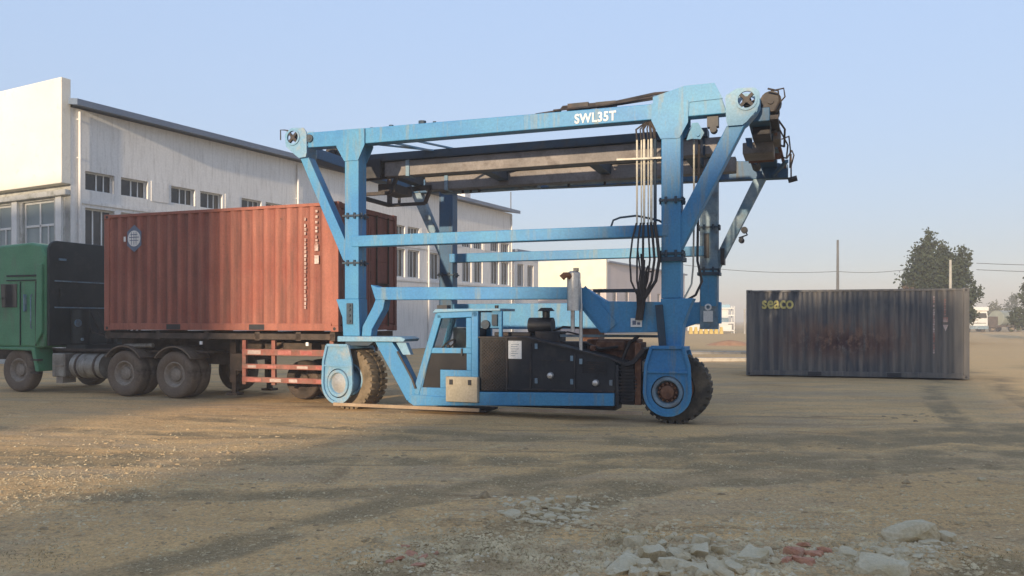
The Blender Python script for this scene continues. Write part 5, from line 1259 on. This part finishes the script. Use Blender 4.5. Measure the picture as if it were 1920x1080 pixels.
# things seen between the crane and the dark container
bar = None
for k in range(7):
    m = MB()
    x = 21.9 + k * 0.62
    if bar is None:
        m.prism([(-0.24, 0), (0.24, 0), (0.18, 0.45), (0.12, 0.85), (-0.12, 0.85), (-0.18, 0.45)], -0.2, 0.2); bar = m.build('yellow_barrier', 'yellow', bevel=0.03); o = bar
    else: o = copy_tree(bar)
    o.location = (x, 98, 0); tag(o, ('leftmost', 'second', 'third', 'middle', 'fifth', 'sixth', 'rightmost')[k] + ' small yellow barrier block of the far row beside the crane leg', 'barrier', 'yellow barrier blocks')
rk = empty('storage_rack', (27.1, 101, 0)); tag(rk, 'white steel storage rack far off left of the dark container', 'rack')
for z in (0.3, 1.25, 2.2, 3.1): MB().box(-1.0, 1.0, 0, 1.2, z, z + 0.16).build('shelf', 'white_steel', rk)
for x in (-1.0, 0.9):
    for y in (-0.004, 1.1): MB().box(x, x + 0.1, y, y + 0.1, 0, 3.5).build('upright', 'white_steel', rk)
MB().box(-0.8, 0.7, 0.2, 1.0, 0.47, 1.1).build('crate', 'white_steel', rk); MB().box(-0.7, 0.3, 0.2, 1.0, 1.42, 2.0).build('crate', 'grey_weather', rk)
cbn = empty('site_cabin', (30.6, 125, 0)); tag(cbn, 'pale site cabin with light blue roof far off beyond the rack', 'cabin')
MB().box(-3.8, 3.2, 0, 5, 0, 3.4).build('wall', 'white_steel', cbn); MB().box(-4.0, 3.4, -0.2, 5.2, 3.403, 4.1).build('roof', 'sky_blue', cbn)
MB().box(-2.6, -1.2, -0.04, 0.0, 1.0, 2.2).build('window', 'window_glass', cbn); MB().box(0.6, 1.7, -0.04, 0.0, 0.01, 2.2).build('door', 'grey_weather', cbn)
post = None
for k, (x, h) in enumerate(((28.8, 3.1), (29.25, 3.6), (29.6, 2.8), (30.1, 3.4))):
    m = MB(); m.cyl((0, 0, 0), (0, 0, 1), 0.11, 8); o = m.build('steel_post', 'pole', smooth=True); o.scale = (1, 1, h); o.location = (x, 99 + 0.4 * k, 0)
    tag(o, ('first', 'second', 'third', 'fourth')[k] + ' thin grey steel post counted from the white rack rightwards', 'post', 'steel posts by the rack')
hp = MB(); n_ = 22
ring = []
vs = [(0, 0, 0.35)]
for j in range(1, 5):
    for k in range(n_):
        a = 2 * math.pi * k / n_; r = j / 4 * (1 + 0.15 * mnoise.noise((math.cos(a) * 2, math.sin(a) * 2, 3)))
        vs.append((1.7 * r * math.cos(a), 1.0 * r * math.sin(a), 0.35 * (1 - (j / 4) ** 1.4) - (0.02 if j == 4 else 0) + 0.04 * mnoise.noise((r * 5, a * 3, 1))))
fs = [(0, 1 + k, 1 + (k + 1) % n_) for k in range(n_)] + [(1 + (j - 1) * n_ + k, 1 + j * n_ + k, 1 + j * n_ + (k + 1) % n_, 1 + (j - 1) * n_ + (k + 1) % n_) for j in range(1, 4) for k in range(n_)]
hp.add(vs, fs); o = hp.build('earth_heap', 'red_earth', smooth=True); o.location = (14.7, 54, 0); tag(o, 'low heap of reddish earth in the sun between crane and dark container', 'heap')

# ------------------------------------------------------------------ rubble in the foreground
def block(rr, sx, sy, sz):
    """broken slab: a skewed block with its corners knocked off"""
    bm = bmesh.new(); pts = []
    for x in (-1, 1):
        for y in (-1, 1):
            for z in (-1, 1):
                p = Vector((x * rr.uniform(0.55, 1.0), y * rr.uniform(0.5, 1.0), z * rr.uniform(0.75, 1.0)))
                if rr.random() < 0.55:
                    q = p.copy(); q.x *= rr.uniform(0.45, 0.8); pts.append(q); q = p.copy(); q.y *= rr.uniform(0.45, 0.8); pts.append(q)
                else: pts.append(p)
    for p in pts: bm.verts.new((p.x * sx, p.y * sy, p.z * sz))
    r = bmesh.ops.convex_hull(bm, input=bm.verts)
    bmesh.ops.delete(bm, geom=[e for e in r['geom_interior'] if isinstance(e, bmesh.types.BMVert)], context='VERTS')
    for _ in range(rr.randint(1, 3)):      # chop a corner or two off
        d = Vector((rr.uniform(-1, 1) / sx, rr.uniform(-1, 1) / sy, rr.uniform(0.1, 1) / sz)).normalized()
        m_ = max(v.co.dot(d) for v in bm.verts)
        g_ = bmesh.ops.bisect_plane(bm, geom=bm.verts[:] + bm.edges[:] + bm.faces[:], plane_co=d * m_ * rr.uniform(0.62, 0.85), plane_no=d, clear_outer=True)
        ed = [e for e in bm.edges if e.is_boundary]
        if ed: bmesh.ops.holes_fill(bm, edges=ed)
    bmesh.ops.triangulate(bm, faces=bm.faces[:])
    bmesh.ops.subdivide_edges(bm, edges=bm.edges[:], cuts=1, use_grid_fill=True)
    for v in bm.verts:
        n = mnoise.noise_vector(v.co * (2.2 / sx) + Vector((sx * 91, sy * 57, 3))) * sx * 0.20
        v.co += Vector((n.x, n.y, n.z * 0.5))
    return bm
def stone(name, rr, px, py, size, material, label, cat, group=None, flat=0.5, lift=0.25, tilt=0.22):
    Y = 2550 / (py - 600); X = (px - 960) / 1500 * Y
    bm = block(rr, size * rr.uniform(0.8, 1.25), size * rr.uniform(0.5, 0.95), size * flat * rr.uniform(0.7, 1.1))
    me = bpy.data.meshes.new(name); bm.to_mesh(me); bm.free(); me.materials.append(M[material])
    o = bpy.data.objects.new(name, me); COL.objects.link(o)
    o.rotation_euler = (rr.gauss(0, tilt), rr.gauss(0, tilt), rr.uniform(0, 6.28))
    o.location = (X, Y, ground_height(X, Y) + size * flat * lift)
    tag(o, label, cat, group)
def half(px, py, s): return s / 2 / (1500 / (2550 / (py - 600)))      # half a width of s photo pixels, in metres on the ground there
rr = random.Random(11)
GR = 'pale broken concrete chunks in the foreground'
A = [(985, 950, 40), (1010, 965, 34), (1045, 955, 40), (1072, 938, 34), (1088, 957, 34), (1055, 972, 30), (958, 966, 36), (1000, 938, 28), (1030, 942, 26), (1098, 944, 24), (1012, 978, 30), (975, 976, 26), (1030, 968, 24),
     (940, 962, 22), (1062, 946, 22), (1078, 968, 22), (1020, 952, 22), (992, 962, 20), (1115, 952, 18), (950, 950, 18)]
for px, py, s in A:
    stone('concrete_chunk', rr, px, py, half(px, py, s), 'concrete', 'pale concrete chunk in the small patch below the crane cab', 'rubble', GR, 0.32, 0.3, 0.10)
NAMED = [(1170, 1066, 84, 0.22, 'widest flat concrete slab at the left end of the large heap', 0.3), (1186, 1022, 50, 0.6, 'greyish pointed concrete chunk standing at the upper left of the large heap', 0.45),
         (1224, 1042, 66, 0.4, 'broad angular concrete chunk at the middle left of the large heap', 0.4), (1312, 1038, 78, 0.35, 'big tilted concrete slab at the middle of the large heap', 0.4),
         (1312, 1014, 42, 0.55, 'pale boulder like chunk at the top of the large heap', 0.4), (1354, 1036, 46, 0.5, 'square concrete block right of the middle of the large heap', 0.45),
         (1412, 1046, 84, 0.22, 'long flat layered slab at the right end of the large heap', 0.4)]
for px, py, s, fl, lab, lf in NAMED: stone('concrete_slab' if fl < 0.3 else 'concrete_chunk', rr, px, py, half(px, py, s), 'concrete', lab, 'rubble', GR, fl, lf, 0.12)
Bc = [(1268, 1040, 50), (1285, 1052, 40), (1262, 1062, 56), (1208, 1064, 40), (1240, 1022, 26), (1272, 1012, 30), (1332, 1004, 26), (1300, 1070, 60), (1345, 1068, 44), (1176, 1040, 30), (1165, 1048, 26), (1190, 1050, 24),
      (1380, 1072, 46), (1245, 1076, 44), (1150, 1078, 30), (1430, 1066, 36), (1362, 1054, 28), (1390, 1058, 30), (1440, 1040, 28), (1225, 1080, 36), (1280, 1030, 26), (1296, 1024, 22), (1334, 1054, 26), (1322, 1082, 42), (1410, 1072, 28),
      (1136, 1062, 20), (1350, 1014, 18), (1258, 1048, 22), (1206, 1030, 18), (1400, 1028, 16), (1372, 1038, 18), (1455, 1058, 22), (1270, 1082, 34), (1190, 1082, 40), (1360, 1084, 36)]
for px, py, s in Bc:
    stone('concrete_chunk', rr, px, py, half(px, py, s), 'concrete', 'pale concrete chunk in the large heap at the bottom right of centre', 'rubble', GR, rr.uniform(0.35, 0.6), rr.uniform(0.2, 0.5))
stone('concrete_lump', rr, 1705, 1012, half(1705, 1012, 92), 'concrete', 'largest grey concrete lump lying below the dark container', 'rubble', None, 0.5, 0.45, 0.08)
stone('concrete_lump', rr, 1774, 1014, half(1774, 1014, 46), 'concrete', 'medium concrete lump touching the right side of the largest lump', 'rubble', None, 0.6, 0.4)
stone('concrete_lump', rr, 1742, 1020, half(1742, 1020, 50), 'concrete', 'small flat concrete lump squeezed between the two bigger lumps', 'rubble', None, 0.4, 0.4)
stone('concrete_slab', rr, 1655, 1072, half(1655, 1072, 130), 'concrete', 'flat grey concrete slab cut by the bottom edge right of the bricks', 'rubble', None, 0.2, 0.5, 0.06)
for px, py, s in [(1590, 1042, 34), (1622, 1036, 30), (1660, 1040, 36), (1690, 1036, 30), (1610, 1052, 30), (1720, 1044, 26), (1580, 1030, 22), (1640, 1030, 22), (1730, 1060, 26), (1750, 1048, 20)]:
    stone('concrete_chunk', rr, px, py, half(px, py, s), 'concrete', 'small concrete chunk beside the flat slab at the bottom right', 'rubble', GR, 0.4, 0.35)
for px, py, s, lab in [(1490, 1040, 50, 'largest broken red brick piece right of the large concrete heap'), (1524, 1044, 44, 'second red brick piece right of the largest brick piece'), (1508, 1056, 40, 'red brick piece lying in front of the other bricks'),
                       (1476, 1054, 34, 'red brick piece nearest the concrete heap'), (1546, 1036, 28, 'small red brick piece at the right end of the bricks'), (1505, 1026, 26, 'small red brick piece behind the other bricks')]:
    stone('brick_piece', rr, px, py, half(px, py, s), 'brick', lab, 'brick', 'broken red brick pieces', 0.42, 0.3)
for px, py, s in [(770, 1036, 30), (795, 1042, 26), (748, 1046, 26), (815, 1032, 20), (730, 1052, 24), (785, 1056, 24), (760, 1024, 18)]:
    stone('brick_piece', rr, px, py, half(px, py, s), 'brick', 'small reddish brick crumb in the gravel at bottom centre', 'brick', 'broken red brick pieces', 0.3, 0.2)
for px, py, s, lab in [(905, 932, 24, 'dark clod of earth left of the small concrete patch'), (1700, 906, 18, 'small dark clod of earth well in front of the dark container'), (1840, 902, 20, 'small pale stone near the right edge in the yard'), (1440, 936, 14, 'single small white stone in the middle of the yard')]:
    stone('loose_stone', rr, px, py, half(px, py, s), 'clod' if 'dark clod' in lab else 'concrete', lab, 'stone', None, 0.45, 0.3)
# gravel: one mass
def gravel(name, label, patches, seed, material='pebble'):
    rr = random.Random(seed); vs, fs = [], []
    for (px, py, sx, sy, n, smin, smax) in patches:
        for _ in range(n):
            a, b = rr.gauss(px, sx), rr.gauss(py, sy)
            if b < 690 or b > 1100: continue
            Y = 2550 / (b - 600); X = (a - 960) / 1500 * Y
            s = smin + (smax - smin) * rr.random() ** 3
            h = s * rr.uniform(0.4, 0.8); z = ground_height(X, Y) - h * 0.15; t = rr.uniform(0, 6.28)
            k = len(vs); ring = []
            for q in range(5):
                r = s * rr.uniform(0.7, 1.15); ang = t + q * 1.2566
                ring.append((X + r * math.cos(ang), Y + r * math.sin(ang), z + rr.uniform(0, h * 0.3)))
            vs += ring + [(X + rr.uniform(-0.3, 0.3) * s, Y + rr.uniform(-0.3, 0.3) * s, z + h), (X + 0.4 * s * math.cos(t), Y + 0.4 * s * math.sin(t), z + h * 0.9)]
            fs += [(k, k + 1, k + 6), (k + 1, k + 5, k + 6), (k + 1, k + 2, k + 5), (k + 2, k + 3, k + 5), (k + 3, k + 4, k + 5), (k + 4, k, k + 6), (k + 4, k + 6, k + 5)]
    me = bpy.data.meshes.new(name); me.from_pydata(vs, [], fs); me.materials.append(M[material])
    o = bpy.data.objects.new(name, me); COL.objects.link(o); tag(o, label, None, None, 'stuff')
gravel('gravel', 'loose gravel and grit scattered over the dirt yard', [
    (1250, 1035, 260, 40, 3600, 0.006, 0.035), (870, 1030, 130, 30, 2600, 0.006, 0.026), (1560, 970, 200, 30, 1400, 0.006, 0.022), (1640, 1050, 160, 25, 1600, 0.006, 0.03),
    (110, 930, 120, 40, 1800, 0.008, 0.026), (400, 880, 260, 50, 2200, 0.008, 0.024), (1030, 960, 90, 22, 700, 0.006, 0.026), (960, 950, 600, 90, 9000, 0.005, 0.016), (960, 860, 700, 60, 4000, 0.006, 0.018), (1500, 860, 350, 60, 900, 0.008, 0.025),
    (860, 1022, 70, 16, 1800, 0.006, 0.02), (940, 1040, 60, 16, 1500, 0.006, 0.02), (1165, 1010, 30, 14, 900, 0.006, 0.018), (1700, 960, 150, 30, 1200, 0.006, 0.02),
    (500, 1040, 350, 40, 2600, 0.005, 0.018), (800, 850, 500, 50, 1500, 0.008, 0.024)], 5)

gravel('rubble_fragments', 'small pale concrete fragments and crumbs lying round the broken chunks', [
    (1250, 1048, 90, 22, 900, 0.010, 0.045), (1370, 1060, 60, 14, 420, 0.010, 0.040), (1025, 958, 60, 14, 420, 0.010, 0.038), (1650, 1046, 60, 14, 420, 0.010, 0.040),
    (1730, 1022, 50, 10, 260, 0.010, 0.035), (1510, 1045, 40, 10, 160, 0.010, 0.030), (1480, 975, 70, 10, 260, 0.008, 0.025), (800, 1044, 60, 12, 200, 0.008, 0.03)], 17, 'concrete')
# dry weeds among the rubble and flat earth crumbs over the yard: masses
def weeds(seed):
    rr = random.Random(seed); vs, fs = [], []
    for (px, py, sx, sy, n) in ((1165, 1008, 24, 12, 420), (860, 1022, 70, 16, 900), (940, 1040, 60, 16, 700), (1250, 1004, 60, 8, 260), (1540, 1030, 60, 16, 420), (1060, 1056, 50, 16, 500), (1860, 1050, 50, 20, 500), (700, 1064, 60, 14, 500), (60, 1040, 60, 20, 400)):
        for _ in range(n):
            a, b = rr.gauss(px, sx), rr.gauss(py, sy)
            if b < 900: continue
            Y = 2550 / (b - 600); X = (a - 960) / 1500 * Y; z = ground_height(X, Y) - 0.004
            h = rr.uniform(0.006, 0.026); t = rr.uniform(0, 6.28); w = rr.uniform(0.002, 0.005); lean = rr.uniform(0.2, 1.2) * h
            c, q = math.cos(t), math.sin(t); k = len(vs)
            vs += [(X - q * w, Y + c * w, z), (X + q * w, Y - c * w, z), (X + c * lean * 0.5, Y + q * lean * 0.5, z + h * 0.7), (X + c * lean, Y + q * lean, z + h)]
            fs += [(k, k + 1, k + 2), (k + 2, k + 3, k)]
    me = bpy.data.meshes.new('dry_weeds'); me.from_pydata(vs, [], fs); me.materials.append(M['weed'])
    o = bpy.data.objects.new('dry_weeds', me); COL.objects.link(o); tag(o, 'short dry weeds growing between the rubble', None, None, 'stuff')
M['weed'] = mat('dry_weed', (0.22, 0.18, 0.08), (0.36, 0.28, 0.13), rough=0.9, scale=4, spec=0.1)
weeds(9)
def crumbs(seed):
    rr = random.Random(seed); vs, fs = [], []
    lines = [(1390, 826, 60, 4, 40), (1430, 843, 40, 3, 30), (1415, 866, 40, 3, 30), (1180, 812, 50, 5, 20), (1700, 780, 40, 4, 24), (1735, 784, 30, 3, 16), (1250, 966, 40, 5, 34), (905, 930, 26, 6, 40), (1350, 980, 30, 5, 30), (180, 870, 120, 26, 160), (250, 900, 110, 30, 160),
             (500, 850, 160, 30, 120), (700, 870, 200, 40, 120), (1700, 900, 120, 20, 90), (1000, 900, 400, 60, 240), (1500, 900, 300, 50, 160), (320, 990, 200, 30, 120)]
    for (px, py, sx, sy, n) in lines:
        for _ in range(n):
            a, b = rr.gauss(px, sx), rr.gauss(py, sy)
            if b < 760 or b > 1085: continue
            Y = 2550 / (b - 600); X = (a - 960) / 1500 * Y; z = ground_height(X, Y) - 0.008
            s = (0.010 + 0.030 * rr.random() ** 2.5) * (Y / 9) ** 0.5; h = s * rr.uniform(0.35, 0.7); k = len(vs); m_ = 7; t = rr.uniform(0, 6)
            for q in range(m_):
                ang = t + q * 2 * math.pi / m_; r = s * rr.uniform(0.7, 1.2); vs.append((X + 1.5 * r * math.cos(ang), Y + r * math.sin(ang), z))
            for q in range(m_):
                ang = t + q * 2 * math.pi / m_; r = s * rr.uniform(0.35, 0.7); vs.append((X + 1.4 * r * math.cos(ang), Y + r * math.sin(ang), z + h * rr.uniform(0.8, 1.1)))
            for q in range(m_): fs.append((k + q, k + (q + 1) % m_, k + m_ + (q + 1) % m_, k + m_ + q))
            fs.append(tuple(k + m_ + q for q in range(m_)))
    me = bpy.data.meshes.new('earth_crumbs'); me.from_pydata(vs, [], fs); me.materials.append(M['clod'])
    o = bpy.data.objects.new('earth_crumbs', me); COL.objects.link(o); tag(o, 'flat crumbs of dried earth scattered over the yard', None, None, 'stuff')
crumbs(13)

# ------------------------------------------------------------------ thin evening haze over the whole yard
hz = MB(); hz.box(-660, 660, -660, 660, -1.2, 13.5)
hm = bpy.data.materials.new('evening_haze'); hm.use_nodes = True
hn = hm.node_tree
hn.nodes.remove(hn.nodes['Principled BSDF'])
pv = hn.nodes.new('ShaderNodeVolumePrincipled')
pv.inputs['Color'].default_value = (0.93, 0.87, 0.80, 1); pv.inputs['Density'].default_value = 0.0029; pv.inputs['Anisotropy'].default_value = 0.0
hn.links.new(pv.outputs[0], hn.nodes['Material Output'].inputs['Volume'])
hz.build('haze', hm, kind='stuff')
